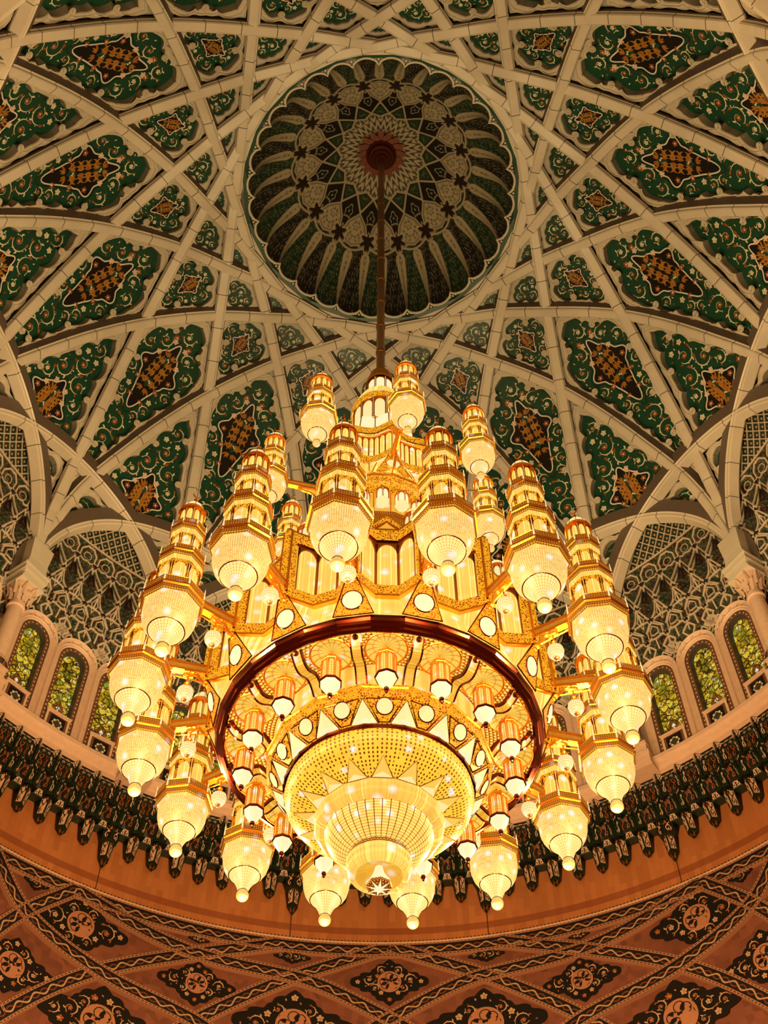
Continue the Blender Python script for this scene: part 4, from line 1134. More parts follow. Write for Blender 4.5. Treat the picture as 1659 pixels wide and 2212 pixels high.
# ------------------------------------------------------------------ the chandelier
ZR = 14.4; ROOT = np.array([0.0, 0.0, ZR])
root = empty('chandelier', (0, 0, ZR))
tag(root, 'huge golden crystal chandelier hung on a bronze rod from the cupola', 'chandelier')
def part(mb, name, mats, parent=None, smooth=False):
    return mb.build(name, mats, root if parent is None else parent, origin=ROOT, smooth=smooth)
HALF = [11.25+22.5*k+OFS for k in range(16)]; INT = [22.5*k+OFS for k in range(16)]
PH16 = 90-OFS-11.25                     # lathe phase that puts 16-gon corners on the half slots
def facepanel(mb, p, q, z0, z1, m_lit, m_gold, rise=.32, wcol=.022, off=.018, m_col=None, m_br=None):
    """lit panel between plan points p and q with a gold cusped arch and a colonnette on each side"""
    p = np.array([*p, 0.0]); q = np.array([*q, 0.0]); w = np.linalg.norm(q-p); t = (q-p)/w; n = np.array([t[1], -t[0], 0]); 
    if n@((p+q)/2) < 0: n = -n
    P = lambda x, z, o=0.0: p+t*x+n*o+np.array([0, 0, z])
    mb.grid(np.array([[P(x, z) for z in np.linspace(z0, z1, 2)] for x in (0, w)]), m_lit, np.array([[(x*14, z*1.0) for z in (z0, z1)] for x in (0, w)]))
    zs = z1-(z1-z0)*rise; a = np.linspace(0, math.pi, 13); mx = .035*w+wcol
    arch = [(mx, z0), (mx, zs-.02)]+[(w/2-(w/2-mx)*math.cos(k)*(1-.10*abs(math.sin(2*k))), zs+(z1-zs)*.72*math.sin(k)**.85) for k in a]+[(w-mx, zs-.02), (w-mx, z0)]
    o = off
    top = [(0, z0), (0, zs)]+[(w*i/12, z1) for i in range(13)]+[(w, zs), (w, z0)]
    G1 = np.array([[P(x, z, o), P(X, Z, o)] for (x, z), (X, Z) in zip(arch, top)]); mb.grid(G1, m_gold, flip=False)
    G2 = np.array([[P(x, z, o), P(x, z, 0)] for (x, z) in arch]); mb.grid(G2, m_gold)
    for x in (mx*.4, w-mx*.4): mb.tube([P(x, z0, o), P(x, z1-.02, o)], wcol*.55, 5, m_gold if m_col is None else m_col)
    if m_br is not None:
        bz, bh, bw = zs+.02, (z1-z0)*.15, w*.075
        for x in (bw*.5, w-bw*.5):
            q = [P(x-bw*.5, bz, o+.012), P(x+bw*.5, bz, o+.012), P(x+bw*.5, bz+bh, o+.03), P(x-bw*.5, bz+bh, o+.03)]; mb.poly(q, m_br); mb.poly([q[0], q[1], P(x+bw*.3, bz-bh*.3, o), P(x-bw*.3, bz-bh*.3, o)], m_br)
def ngon(n, R, ph=0.0): a = np.radians(np.arange(n+1)*360.0/n+ph); return np.stack([np.cos(a)*R, np.sin(a)*R], -1)
def gallery(z0, R, h=1.0, n=8, ph=0.0, spikes=True):
    """fringe, beaded bar and pierced balustrade round an octagon; mats: balustrade, gold"""
    mb = MB(); c = (0, 0, z0)
    mb.lathe([(R*.90, -.02*h), (R*.955, 0), (R*.965, .10*h)], n, 0, c, ph, us=round(2*math.pi*R/.050), vs=20)
    mb.lathe([(R*.965, .10*h), (R*1.015, .115*h), (R*1.02, .15*h), (R*.99, .165*h)], n, 1, c, ph)
    mb.lathe([(R*.985, .165*h), (R*.985, .30*h)], n, 0, c, ph, us=round(2*math.pi*R/.050), vs=20)
    mb.lathe([(R*.985, .30*h), (R*1.0, .305*h), (R*.97, .325*h), (R*.955, .17*h), (R*.5, .16*h)], n, 1, c, ph)
    mb.lathe([(R*.90, -.02*h), (R*.84, -.10*h), (R*.72, -.13*h)], n, 2, c, ph, us=round(2*math.pi*R*14))
    P = ngon(n, R*.96, ph)
    for k in range(n):                        # hanging points of the fringe
        for j in range(9):
            x = P[k]*(1-(j+.5)/9)+P[k+1]*(j+.5)/9; d = (P[k+1]-P[k])/18
            mb.add([(x[0]-d[0], x[1]-d[1], z0+.005), (x[0]+d[0], x[1]+d[1], z0+.005), (x[0], x[1], z0-.05*h)], [(0, 1, 2)], 0)
        if spikes:
            q = P[k]*1.02; mb.lathe([(.014*h, .1*h), (.018*h, .2*h), (.012*h, .34*h), (.009*h, .40*h), (0.0, .47*h)], 6, 3, (q[0], q[1], z0))
    return mb
GALM = None
def crescent(z, s):
    mb = MB(); mb.lathe([(.035*s, z), (.06*s, z+.03*s), (.02*s, z+.08*s), (.045*s, z+.13*s), (.012*s, z+.20*s), (.008*s, z+.26*s)], 8, 0)
    t = np.linspace(-2.2, 2.2, 18); r = .085*s
    mb.tube(np.stack([np.sin(t)*r, 0*t, z+.26*s+r-np.cos(t)*r], -1), np.clip(.016*s*np.cos(t*.68), .002, 1), 5, 0)
    return mb
def lantern(name, big):
    """a satellite lantern in its own frame, z = 0 at the crystal ball; octagon corners on +x"""
    s = MB(); sub = []
    if big:
        RB, RN, RBALL, zg, RG = .54, .345, .14, 1.17, .645
        neck = [(.10, .10), (.125, .15), (.15, .22), (.185, .30), (.235, .39), (.29, .46), (.345, .52)]
        bowl = [(.36, .53), (.425, .61), (.485, .72), (.525, .87), (.54, 1.02), (.535, 1.12), (.53, 1.17)]
        tiers = [(1.32, 2.30, .435, 2.47, .50), (2.66, 3.36, .315, 3.52, .395)]; zd, rd, hd = 3.72, .262, .68
    else:
        RB, RN, RBALL, zg, RG = .43, .225, .10, 1.03, .50
        neck = [(.075, .07), (.09, .11), (.11, .18), (.14, .26), (.18, .34), (.225, .40)]
        bowl = [(.235, .41), (.30, .50), (.36, .61), (.41, .76), (.43, .90), (.425, .98), (.42, 1.03)]
        tiers = [(1.18, 2.02, .30, 2.17, .365)]; zd, rd, hd = 2.36, .255, .66
    for z0, z1, R, zg2, RG2 in tiers:
        P = ngon(8, R)
        for k in range(8): facepanel(s, P[k+1], P[k], z0, z1, 0, 3, m_col=1, m_br=4)
        s.lathe([(R+.015, z1-.02), (R+.05, z1+.06), (RG2*.92, zg2-.03)], 8, 0, us=round(2*math.pi*R*14))
        sub.append(('gallery', gallery(zg2, RG2, .95 if big else .9), [M['laced'], M['gold'], M['strand'], M['opal']], False))
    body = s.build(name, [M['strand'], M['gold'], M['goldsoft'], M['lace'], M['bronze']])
    sub.insert(0, ('gallery', gallery(zg, RG, 1.15 if big else 1.05), [M['laced'], M['gold'], M['strand'], M['opal']], False))
    b = MB(); b.lathe(bowl, 56, 0); sub.append(('bowl', b, [M['bead']], True))
    b = MB(); b.lathe(neck, 40, 0); t = np.linspace(0, 2*np.pi, 40, endpoint=False); b.tube(np.stack([np.cos(t)*RN*1.03, np.sin(t)*RN*1.03, 0*t+neck[-1][1]+.005], -1), .012, 5, 1, True)
    sub.append(('neck', b, [M['neck'], M['bronze']], True))
    b = MB(); b.sphere((0, 0, -.005), RBALL, 24, 14, 0, .98); t = np.linspace(0, 2*np.pi, 30, endpoint=False); b.tube(np.stack([np.cos(t)*neck[0][0]*1.1, np.sin(t)*neck[0][0]*1.1, 0*t+neck[0][1]], -1), .008, 5, 1, True)
    sub.append(('crystal_ball', b, [M['ball'], M['bronze']], True))
    b = MB(); P = ngon(10, rd)
    for k in range(10): facepanel(b, P[k+1], P[k], zd, zd+hd, 0, 1, .30, .014, .012)
    t = np.linspace(0, 2*np.pi, 40, endpoint=False)
    for zz_, rr_ in ((zd+hd, .03), (zd+hd+.07, .018)): b.tube(np.stack([np.cos(t)*(rd+.012), np.sin(t)*(rd+.012), 0*t+zz_], -1), rr_, 6, 1, True)
    z1 = zd+hd+.07; b.lathe([(rd, z1), (rd*.97, z1+.08), (rd*.82, z1+.20), (rd*.55, z1+.31), (rd*.22, z1+.385), (0.0, z1+.41)], 24, 2, us=14)
    for k in range(10):
        a = 2*math.pi*k/10; b.tube([(math.cos(a)*rd*q*1.02, math.sin(a)*rd*q*1.02, z1+h) for q, h in ((1, 0), (.97, .08), (.82, .20), (.55, .31), (.22, .385))], .008, 4, 1)
    sub.append(('dome', b, [M['strand'], M['gold'], M['opal']], False))
    b = crescent(z1+.40, 1.0 if big else .9); sub.append(('finial', b, [M['gold']], False))
    for nm, mb, ms, sm in sub: mb.build(nm, ms, body, smooth=sm)
    return body
def ring_parts(proto, azs, r, z, parent=root, face=True):
    """place proto and copies of it at the given azimuths"""
    res = []
    for k, az in enumerate(azs):
        o = proto if k == 0 else copy_tree(proto)
        o.parent = parent; p = pol(r, az, z); o.location = (p[0], p[1], p[2]-(ZR if parent is root else 0)); o.rotation_euler = (0, 0, R_(90-az)); res.append(o)
    return res

# --- rod and ceiling rose
rod = MB(); rod.lathe([(.135, 34.0), (.135, 55.6)], 20, 0)
for z in np.arange(35.5, 55, 1.9): rod.lathe([(.135, z-.06), (.16, z-.05), (.16, z+.05), (.135, z+.06)], 20, 0)
part(rod, 'rod', [M['rod']], smooth=True)
rs = MB(); rs.lathe([(.14, 54.2), (.30, 54.35), (.32, 54.55), (.42, 54.62), (.45, 54.8), (.56, 54.86), (.60, 55.1), (.70, 55.2), (.72, 55.45), (.3, 55.5)], 32, 0)
for k in range(16):
    a = k*math.pi/8
    for w, l, zz_ in ((.16, 1.25, 55.30), (.11, 1.0, 55.22)):
        aa = a+(0 if l > 1.1 else math.pi/16); q = leaf2(np.array([.5, 0]), 0, l-.5, w*2, 0, 8); ca_, sa_ = math.cos(aa), math.sin(aa)
        rs.poly([(x*ca_-y*sa_, x*sa_+y*ca_, zz_) for x, y in q], 0); rs.poly([(x*ca_-y*sa_, x*sa_+y*ca_, zz_-.02) for x, y in (q-[.75, 0])*.6+[.75, 0]], 1)
part(rs, 'ceiling_rose', [plain('dark_copper', (.10, .022, .008), .4, .6), plain('copper_leaf', (.085, .026, .010), .4, .5)])

# --- crown of the chandelier
cp = MB(); cp.lathe([(.14, 34.25), (.22, 34.15), (.35, 33.85), (.43, 33.45), (.46, 33.30), (.44, 33.22)], 24, 0)
P = ngon(8, .40, 22.5)
for k in range(8): facepanel(cp, P[k+1], P[k], 32.55, 33.22, 1, 0, .28, .02)
cp.lathe([(.40, 32.55), (.47, 32.5), (.50, 32.38), (.62, 32.2)], 8, 0, ph=22.5)
part(cp, 'crown_cap', [M['gold'], M['opalw']])
bl = MB(); bl.lathe([(.50, 32.35), (.66, 32.1), (.78, 31.75), (.85, 31.45)], 32, 2, us=20); bl.lathe([(.86, 31.45), (.88, 31.4), (.88, 31.2), (.85, 31.15)], 32, 3)
P = ngon(14, .83)
for k in range(14): facepanel(bl, P[k+1], P[k], 29.95, 31.15, 1, 0, .30, .025)
bl.lathe([(.83, 29.95), (.88, 29.9), (.86, 29.75), (.6, 29.7)], 32, 3)
part(bl, 'bell_drum', [M['gold'], M['opal'], M['strand'], M['lace']])
# --- upper star: eight points on the small lanterns
UAZ = [165.8-45*k for k in range(8)]
def star8(rp, rv, n=128):
    a = np.linspace(0, 360, n+1); d = np.abs(((a-UAZ[0]+22.5) % 45)-22.5)/22.5          # 0 at a point
    r = rv+(rp-rv)*(1-np.sin(d*math.pi/2)**.9); return a, r
def star_wall(mb, lo, hi, z0, z1, m, us=14, z0f=None):
    a, r0 = lo; _, r1 = hi; t = np.radians(a)
    A = np.stack([r0*np.sin(t), r0*np.cos(t), np.full(len(a), z0)], -1); B = np.stack([r1*np.sin(t), r1*np.cos(t), np.full(len(a), z1)], -1)
    u = np.radians(a)*r0.mean()*us; mb.grid(np.stack([A, B], 1), m, np.stack([np.stack([u, 0*u], -1), np.stack([u, 0*u+(z1-z0)], -1)], 1))
us_ = MB()
star_wall(us_, star8(1.12, .92), star8(1.0, .86), 28.8, 29.95, 2)
for k in range(16):
    p, q = pol(1.12 if k % 2 == 0 else .93, UAZ[0]-22.5*k, 28.8), pol(1.0 if k % 2 == 0 else .87, UAZ[0]-22.5*k, 29.95); us_.tube([p, q], .018, 5, 0)
star_wall(us_, star8(1.45, 1.15), star8(1.47, 1.17), 28.45, 28.80, 1)
star_wall(us_, star8(1.50, 1.20), star8(1.50, 1.20), 28.40, 28.46, 0)
star_wall(us_, star8(1.47, 1.17), star8(1.0, .86), 28.80, 28.86, 0)
a, r = star8(1.34, 1.08, 48)
for k in range(48):
    p = pol(r[k], a[k], 0)[:2]; q = pol(r[k+1], a[k+1], 0)[:2]; facepanel(us_, p, q, 27.40, 28.42, 3, 0, .20, .012, .012)
star_wall(us_, star8(1.46, 1.16), star8(1.42, 1.12), 27.05, 27.42, 1)
star_wall(us_, star8(1.50, 1.20), star8(1.46, 1.16), 27.0, 27.06, 0)
part(us_, 'upper_star_tier', [M['gold'], M['lace'], M['opalw'], M['strand']])
def disc_field(mb, azc, wb, wt, rb, zb, rt, zt, rd, zd, inv, m_lace, m_disc, m_gold, disc=.27, off=.03):
    """filigree triangle or trapeze carrying a lit disc; wb, wt = half widths in degrees at foot and head"""
    F = [np.array(pol(rb+off, azc-wb, zb)), np.array(pol(rb+off, azc+wb, zb)), np.array(pol(rt+off, azc+wt, zt)), np.array(pol(rt+off, azc-wt, zt))]
    mb.poly(F, m_lace); mb.tube(F, .018, 5, m_gold, True)
    f = (zd-zb)/(zt-zb); c = np.array(pol(rb+(rt-rb)*f+off, azc, zd)); ux = F[1]-F[0]; ux /= np.linalg.norm(ux); uz = (F[2]+F[3])/2-(F[0]+F[1])/2; uz /= np.linalg.norm(uz); n = np.cross(ux, uz)
    if n@np.array([c[0], c[1], 0]) < 0: n = -n
    t = np.linspace(0, 2*np.pi, 28, endpoint=False); D = c+n*.03+np.cos(t)[:, None]*ux*disc+np.sin(t)[:, None]*uz*disc
    mb.poly(D, m_disc); mb.tube(D, .014, 5, m_gold, True)
uc = MB()
a = np.linspace(0, 360, 129); star_wall(uc, (a, 0*a+1.42), star8(1.40, 1.12), 26.12, 27.02, 1, 14)
for az in UAZ: disc_field(uc, az, 17, 4, 1.42, 26.14, 1.40, 26.98, .19, 26.50, False, 2, 3, 0, .185)
for az in UAZ: disc_field(uc, az+22.5, 1.5, 5, 1.42, 26.14, 1.14, 26.98, .19, 26.50, False, 1, 1, 0, .001)
uc.lathe([(1.42, 26.12), (1.46, 26.1), (1.46, 25.98), (1.50, 25.96), (1.50, 25.88), (1.46, 25.86), (1.45, 25.72), (1.36, 25.66), (1.08, 25.72)], 16, 2, ph=PH16)
uc.lathe([(1.505, 25.965), (1.52, 25.92), (1.505, 25.875)], 16, 0, ph=PH16)
part(uc, 'upper_disc_frieze', [M['gold'], M['strand'], M['lace'], M['opal']])
rc = MB(); rc.lathe([(1.06, 25.72), (1.06, 24.30)], 16, 1, ph=PH16, us=110)
for az in HALF: rc.tube([pol(1.09, az, 24.3), pol(1.09, az, 25.72)], .016, 5, 0)
part(rc, 'lantern_recess', [M['gold'], M['strand2']])
nl = MB(); P = ngon(6, .17)
for k in range(6): facepanel(nl, P[k+1], P[k], .28, .72, 0, 1, .4, .012, .01)
nl.lathe([(.0, 0.0), (.03, .02), (.04, .06), (.02, .09), (.10, .18), (.18, .26), (.185, .30)], 6, 2); nl.lathe([(.185, .70), (.19, .74), (.10, .82), (.03, .9), (.015, 1.0)], 6, 1)
pn = nl.build('niche_lantern', [M['opalw'], M['gold'], M['opal']])
ring_parts(pn, INT, 1.27, 24.72)
rl = MB(); rl.lathe([(1.02, 24.28), (1.36, 24.25), (1.40, 24.28), (1.40, 24.44), (1.37, 24.46)], 16, 1, ph=PH16, us=160, vs=20); rl.lathe([(1.42, 24.27), (1.45, 24.22), (1.42, 24.17)], 16, 0, ph=PH16); rl.lathe([(1.41, 24.18), (1.39, 24.02), (1.30, 23.98)], 16, 1, ph=PH16, us=160, vs=20)
rl.lathe([(1.32, 24.0), (1.34, 22.3), (1.7, 21.8)], 32, 2, us=9)
part(rl, 'middle_gallery', [M['gold'], M['laced'], M['strand2']])
# --- big star tier
BAY = [(-11.25, 3.67), (-10.3, 3.64), (-9.3, 3.50), (-4.3, 3.14), (4.3, 3.14), (9.3, 3.50), (10.3, 3.64), (11.25, 3.67)]
def bay_path(dr=0.0):
    a = []; r = []
    for k in range(16):
        for d, q in BAY[:-1]: a.append(INT[k]+d); r.append(q+dr)
    a.append(INT[0]+360-11.25); r.append(BAY[0][1]+dr)
    return np.array(a), np.array(r)
st = MB()
for az in INT:
    for i, j in ((2, 3), (3, 4), (4, 5)):
        p = pol(BAY[i][1], az+BAY[i][0], 0)[:2]; q = pol(BAY[j][1], az+BAY[j][0], 0)[:2]; facepanel(st, p, q, 19.15, 20.72, 0, 5, .26, .016, .03, m_col=1, m_br=3)
        P0, P1 = np.array(pol(BAY[i][1]+.035, az+BAY[i][0], 20.68)), np.array(pol(BAY[j][1]+.035, az+BAY[j][0], 20.68)); st.tube([P0, P1], .04, 4, 3)
    for i, j in ((0, 1), (1, 2), (5, 6), (6, 7)):
        a, b = BAY[i], BAY[j]; st.grid(np.array([[pol(a[1], az+a[0], z) for z in (18.9, 21.0)], [pol(b[1], az+b[0], z) for z in (18.9, 21.0)]]), 2)
b0 = bay_path(.05); star_wall(st, b0, b0, 18.86, 19.20, 2); star_wall(st, bay_path(.085), bay_path(.085), 18.82, 18.88, 1); star_wall(st, bay_path(.0), bay_path(.085), 18.80, 18.82, 1)
star_wall(st, b0, bay_path(.07), 20.72, 21.04, 2); star_wall(st, bay_path(.09), bay_path(.09), 21.03, 21.08, 1)
a_, r_ = bay_path(.09); star_wall(st, (a_, r_), (a_, r_*0+1.7), 21.08, 21.75, 4)
for az in HALF:
    for w in (-.10, .10):
        c = np.array(pol(3.71, az, 0)); t = np.array([math.cos(R_(az)), -math.sin(R_(az)), 0]); st.tube([c+t*w+[0, 0, 18.95], c+t*w+[0, 0, 20.95]], .028, 6, 1)
    st.tube([pol(3.75, az, 18.92), pol(3.75, az, 20.98)], .05, 6, 2)
part(st, 'star_tier', [M['strand'], M['gold'], M['lace'], M['bronze'], M['goldsoft'], M['umber']])
og = MB(); q = np.linspace(-1, 1, 17); hgt = .12+.62*(1-np.abs(q))**1.7
p0 = np.stack([0*q, q*.60, 0*q], -1); p1 = np.stack([-.10*hgt, q*.60, hgt], -1); p2 = np.stack([-.10*hgt+.02, q*.52, hgt*.80], -1)
og.grid(np.stack([p0, p1], 1), 1, np.stack([np.stack([q*8, 0*q], -1), np.stack([q*8, hgt], -1)], 1)); og.tube(p1, .05, 5, 0); og.tube(p2+[.02, 0, -.05], .03, 5, 2)
ogo = og.build('ogee_crest', [M['lace'], M['strand2'], M['gold']]); ring_parts(ogo, INT, 3.08, 21.05)
tu = MB(); P = ngon(8, .21)
for k in range(8): facepanel(tu, P[k+1], P[k], 0, .62, 0, 1, .3, .012, .01)
t = np.linspace(0, 2*np.pi, 24, endpoint=False); tu.tube(np.stack([np.cos(t)*.22, np.sin(t)*.22, 0*t+.64], -1), .025, 5, 1, True)
tu.lathe([(.21, .66), (.20, .74), (.15, .86), (.07, .93), (0, .95)], 16, 0, us=5); tu.lathe([(.27, -.3), (.26, 0), (.22, .02)], 8, 2)
ring_parts(tu.build('turret', [M['opal'], M['gold'], M['lace']]), HALF, 3.05, 21.15)
# --- disc frieze between star tier and hoop, with crystal between the discs
df = MB(); a_, r_ = bay_path(.02)
star_wall(df, (a_, 0*r_+3.33), (a_, r_-.02), 18.02, 18.82, 1)
for az in HALF: disc_field(df, az, 6.6, 1.7, 3.35, 18.06, 3.62, 18.82, .2, 18.34, False, 2, 3, 0, .205, .05)
part(df, 'disc_frieze', [M['bronze'], M['strand'], M['lace'], M['opalw']])
hp = MB(); hp.lathe([(3.30, 18.10), (3.36, 18.06), (3.37, 17.97), (3.33, 17.93), (3.32, 17.86), (3.26, 17.84), (3.25, 17.79), (3.18, 17.77), (3.14, 17.80), (3.13, 17.95)], 32, 0, ph=PH16+5.6)
part(hp, 'hoop', [M['bronze']])
# --- soffit inside the hoop
so = MB(); so.lathe([(3.15, 17.86), (3.0, 17.88), (2.7, 17.93), (2.4, 17.97), (2.14, 18.0)], 96, 0, us=190, vs=13)
so.lathe([(2.16, 18.0), (2.16, 17.25)], 64, 1, us=12)
part(so, 'soffit', [M['scale'], M['strand']], smooth=True)
sh_ = MB(); t = np.linspace(0, 2*np.pi, 33)
sh_.lathe([(.40, -.06), (.34, -.01), (.22, .02), (.0, .035)], 32, 0, us=16.0/30*1.0); sh_.tube(np.stack([np.cos(t[:-1])*.41, np.sin(t[:-1])*.41, 0*t[:-1]-.06], -1), .022, 6, 1, True)
ring_parts(sh_.build('shell_recess', [glow('shell_ribs', f_ribs(30, 3, (1.0, .62, .09), (.72, .24, .01), .95, .10, .05)), M['gold']]), INT, 2.72, 17.86)
br = MB(); s_ = np.linspace(0, 1, 22); xx = 3.08-.84*s_; zz2 = 17.80-.42*s_-.14*np.sin(2*np.pi*s_)
pts = np.stack([xx-2.7, 0*xx, zz2-17.5], -1); T = np.gradient(pts, axis=0); T /= np.linalg.norm(T, axis=1)[:, None]; B_ = np.array([0, 1.0, 0]); Nn = np.cross(T, B_)
br.sweep(pts, [(-.085, -.02), (.085, -.02), (.085, .02), (-.085, .02)], np.repeat(B_[None], 22, 0), Nn, 0)
for sx in (-.10, .10): br.sweep(pts+[0, sx, 0], [(-.016, -.04), (.016, -.04), (.016, .04), (-.016, .04)], np.repeat(B_[None], 22, 0), Nn, 1)
br.sphere(tuple(pts[0]+[.02, 0, -.06]), .06, 10, 6, 1)
ring_parts(br.build('scroll_bracket', [M['strand2'], M['bronze']]), HALF, 2.7, 17.5)
# --- inner drum rim, frieze of discs and facetted spikes
ir = MB(); ir.lathe([(2.16, 17.42), (2.24, 17.38), (2.27, 17.28), (2.25, 17.20), (2.27, 17.14), (2.22, 17.08), (2.14, 17.06)], 16, 0, ph=PH16); ir.lathe([(2.275, 17.30), (2.295, 17.27), (2.275, 17.24)], 16, 1, ph=PH16)
ir.lathe([(2.14, 17.08), (1.85, 16.68)], 16, 0, ph=PH16)
for az in INT: disc_field(ir, az, 2.9, 9.3, 1.85, 16.70, 2.13, 17.06, .2, 16.93, True, 0, 2, 3, .165, .03)
def spike(mb, az, w, r0, z0, r1, z1, m, lift, mg, m2):
    A, B, T_ = np.array(pol(r0, az-w, z0)), np.array(pol(r0, az+w, z0)), np.array(pol(r1, az, z1)); n = np.array(pol(1, az, -1.2)); n /= np.linalg.norm(n)
    C = (A*.36+B*.36+T_*.28)+n*lift; Mb = (A+B)/2
    for q, mm in (((A, C, T_), m), ((C, B, T_), m), ((A, B, C), m2)): mb.add(q, [(0, 1, 2)], mm)
    mb.tube([A, T_, B], .012, 4, mg)
for az in HALF: spike(ir, az, 7.6, 1.90, 16.66, 2.16, 17.05, 2, .10, 3, 4)
ir.lathe([(1.86, 16.70), (1.90, 16.66), (1.89, 16.60), (1.83, 16.58), (1.80, 16.60)], 16, 3, ph=PH16)
part(ir, 'inner_disc_frieze', [M['lace'], M['gold'], M['opal'], M['bronze'], M['opalw']])
bw = MB(); bw.lathe([(1.83, 16.60), (1.85, 16.48), (1.81, 16.33), (1.70, 16.20), (1.52, 16.10), (1.32, 16.03), (1.16, 15.99)], 64, 0, us=1.0)
part(bw, 'bead_bowl', [M['bead2']], smooth=True)
sp_ = MB()
for az in INT: spike(sp_, az, 9.3, 1.22, 15.95, 1.64, 16.09, 2, .09, 1, 0)
part(sp_, 'crystal_spikes', [M['opal'], M['rod'], glow('amber_glass', f_opal((1.0, .58, .09), 1.05))])
cl = MB(); cl.lathe([(1.14, 16.05), (1.19, 16.04), (1.20, 15.95), (1.17, 15.93)], 16, 0, ph=PH16, us=110, vs=18); cl.lathe([(1.18, 15.94), (1.25, 15.90), (1.26, 15.80), (1.22, 15.74), (1.22, 15.68), (1.14, 15.60), (1.06, 15.58), (1.03, 15.62)], 16, 1, ph=PH16, us=22)
part(cl, 'collar', [M['laced'], glow('amber_crystal', f_strands(11.0, (1.0, .56, .09), (.72, .28, .02), 1.1))])
rb = MB(); rb.lathe([(1.05, 15.60), (.99, 15.44), (.88, 15.30), (.74, 15.18), (.62, 15.11), (.55, 15.09)], 80, 0); part(rb, 'ribbed_bowl', [M['ribbowl']], smooth=True)
lc = MB(); lc.lathe([(.52, 15.12), (.57, 15.11), (.58, 15.02), (.55, 15.0)], 16, 0, ph=PH16, us=60, vs=18); lc.lathe([(.57, 15.01), (.61, 14.97), (.61, 14.88), (.58, 14.84), (.585, 14.74), (.54, 14.66), (.47, 14.62), (.44, 14.66)], 32, 1, us=18); lc.lathe([(.45, 14.65), (.40, 14.78), (.1, 14.86), (0, 14.87)], 32, 2, us=8)
part(lc, 'lower_collar', [M['laced'], M['strand'], M['strand2']])
bt = MB(); bt.lathe([(.07, 14.86), (.11, 14.7), (.19, 14.56), (.235, 14.50), (.245, 14.46)], 8, 0, ph=10); bt.lathe([(.245, 14.46), (.235, 14.42), (.06, 14.38), (0.0, 14.37)], 8, 1, ph=10, us=24, vs=16)
for k in range(8):
    a = R_(10+45*k); ca_, sa_ = math.cos(a), math.sin(a); bt.add([(ca_*.24, sa_*.24, 14.405), (ca_*.06-sa_*.03, sa_*.06+ca_*.03, 14.365), (ca_*.06+sa_*.03, sa_*.06-ca_*.03, 14.365)], [(0, 1, 2)], 0)
bt.sphere((0, 0, 14.36), .06, 12, 8, 0); part(bt, 'bottom_crystal', [M['opalw'], M['laced']])
# --- arms, satellite lanterns
ar = MB(); L0, L1 = 3.60, 4.55
for x0, x1, z, w, h, m in ((L0, L1, 19.02, .15, .05, 1), (L0, L1, 18.93, .11, .10, 0), (L0, L1, 18.82, .15, .06, 1)): ar.box(((x0+x1)/2, 0, z-18.9), (x1-x0, w, h), m)
q = np.linspace(0, 1, 16); cx = L0+.02+.55*q; cz = -.12-.22*(1-q)**1.5-.05*np.sin(q*9); 
G_ = np.stack([np.stack([cx, 0*q-.05, cz], -1), np.stack([cx, 0*q+.05, cz], -1)], 1); ar.grid(G_, 0)
for s in (-.05, .05): ar.grid(np.stack([np.stack([cx, 0*q+s, cz], -1), np.stack([cx, 0*q+s, 0*q-.08], -1)], 1), 2)
ar.tube(np.stack([cx, 0*q, cz-.02], -1), .035, 5, 1); ar.sphere((L0+.05, 0, -.40), .05, 10, 6, 1); ar.box((4.07, 0, -.13), (.20, .20, .08), 1); ar.tube([(3.7, 0, -.33), (4.6, 0, -.24)], .018, 5, 1)
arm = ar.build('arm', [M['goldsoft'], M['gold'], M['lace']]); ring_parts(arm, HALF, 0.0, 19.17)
lan = lantern('satellite_lantern', True); ring_parts(lan, HALF, 5.055, 17.44)
ua = MB()
for x0, x1, z, w, h, m in ((1.36, 2.50, .06, .12, .05, 1), (1.36, 2.50, -.02, .09, .10, 0), (1.36, 2.50, -.11, .12, .05, 1)): ua.box(((x0+x1)/2, 0, z), (x1-x0, w, h), m)
q = np.linspace(0, 1, 16); cx = 1.40+.80*q; cz = -.13-.75*(1-q)**1.4-.06*np.sin(q*9)
ua.grid(np.stack([np.stack([cx, 0*q, cz], -1), np.stack([cx, 0*q, 0*q-.12], -1)], 1), 2, np.stack([np.stack([cx*1.2, 0*q], -1), np.stack([cx*1.2, 0*q+1], -1)], 1)); ua.tube(np.stack([cx, 0*q, cz], -1), .035, 5, 1); ua.sphere((1.42, 0, -.92), .06, 10, 6, 1)
ring_parts(ua.build('upper_arm', [M['goldsoft'], M['gold'], M['strand2']]), UAZ, 0.0, 26.95)
sml = lantern('upper_lantern', False); ring_parts(sml, UAZ, 2.956, 25.72)

# --- small lamps hanging from the chandelier, each a thing of its own
ORD = ['first', 'second', 'third', 'fourth', 'fifth', 'sixth', 'seventh', 'eighth', 'ninth', 'tenth', 'eleventh', 'twelfth', 'thirteenth', 'fourteenth', 'fifteenth', 'sixteenth']
def hang(proto, azs, r, z, labels, cat, group):
    for k, az in enumerate(azs):
        o = proto if k == 0 else copy_tree(proto); p = pol(r, az, z); o.location = p; o.rotation_euler = (0, 0, R_(90-az)); tag(o, labels[k], cat, group)
gb = MB(); gb.lathe([(.0, -.185), (.02, -.18), (.05, -.16), (.11, -.12), (.155, -.04), (.17, .04), (.155, .12), (.11, .155), (.05, .17)], 32, 0)
gt = empty('globe_lamp'); gb.build('glass_globe', [glow('ribbed_glass_globe', f_ribs(26, 17, (1.0, .84, .42), (.60, .30, .05), 1.25, .16, .16))], gt, smooth=True)
cb = MB(); cb.lathe([(.12, .14), (.10, .18), (.05, .20), (.035, .27), (.06, .31), (.02, .36), (.02, .62)], 12, 0); cb.build('cap', [M['gold']], gt)
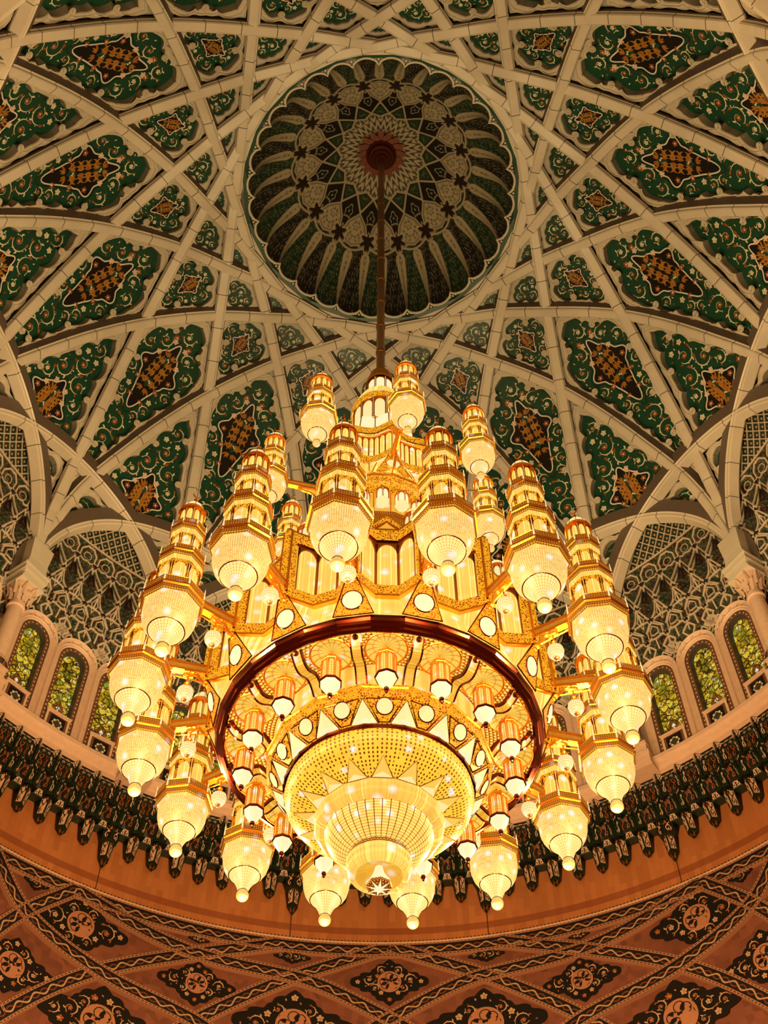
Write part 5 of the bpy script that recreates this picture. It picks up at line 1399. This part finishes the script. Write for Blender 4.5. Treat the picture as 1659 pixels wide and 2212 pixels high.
kb = MB(); kb.lathe([(.0, -.23), (.025, -.22), (.03, -.19), (.055, -.17), (.06, -.155), (.03, -.15)], 12, 0); kb.build('knob', [M['rod']], gt)
ga = sorted([((180-a) % 360, a) for a in HALF]); ga = [a for _, a in ga]
glab = ['ribbed glass globe under a golden arm, %s clockwise from the top of the arm ring' % ORD[k] for k in range(16)]
hang(gt, ga, 4.07, 18.41, glab, 'globe lamp', 'glass globes under the chandelier arms')
dt = empty('drop_lantern')
db = MB(); P = ngon(8, .185)
for k in range(8): facepanel(db, P[k+1], P[k], .40, .92, 0, 1, .3, .014, .012)
db.lathe([(.20, .38), (.19, .42)], 8, 1); db.lathe([(.19, .90), (.205, .92), (.20, .97), (.17, .99)], 8, 1); db.lathe([(.17, .98), (.15, 1.05), (.09, 1.11), (.03, 1.14), (.02, 1.24)], 16, 2)
db.build('body', [glow('pierced_lantern', f_ribs(1.6, 15, (1.0, .66, .14), (.62, .22, .012), 1.1, .14, .16)), M['gold'], M['lace']], dt)
dc = MB(); dc.lathe([(.05, .07), (.10, .15), (.17, .26), (.205, .34)], 8, 0); dc.build('glass_cone', [M['opalw']], dt)
dr_ = MB(); dr_.lathe([(.19, .33), (.225, .34), (.23, .37), (.21, .395), (.18, .40)], 8, 0); dr_.build('rim', [M['bronze']], dt)
dk = MB(); dk.sphere((0, 0, .03), .055, 12, 8, 0, .9); dk.lathe([(.02, -.05), (.03, -.02), (.05, .07)], 8, 0); dk.build('knob', [M['bronze']], dt)
da = [a for _, a in sorted([((180+OFS-a+.01) % 360, a) for a in INT])]
dlab = ['small gilt octagonal lantern under the hoop, nearest the top of its ring']+['small gilt octagonal lantern under the hoop, %s clockwise after its topmost one' % ORD[k] for k in range(15)]
hang(dt, da, 2.70, 16.66, dlab, 'lantern', 'drop lanterns under the hoop')

# --- added lamps standing in for the chandelier's light on the room
def added_lamp(p, w, col, s=.12, up=False):
    ld = bpy.data.lights.new('added_lamp', 'SPOT' if up else 'POINT'); ld.energy = w; ld.color = col; ld.shadow_soft_size = s
    lo = bpy.data.objects.new('added_lamp', ld); COL.objects.link(lo); lo.location = p
    if up: ld.spot_size = R_(148); ld.spot_blend = .7; lo.rotation_euler = (math.pi, 0, 0)
for az in HALF:
    added_lamp(pol(5.055, az, 22.95), ADDED_UP_W, LAMP_COL, .12, True)
    added_lamp(pol(5.055, az, 17.0), ADDED_LOW_W, LAMP_LOW)
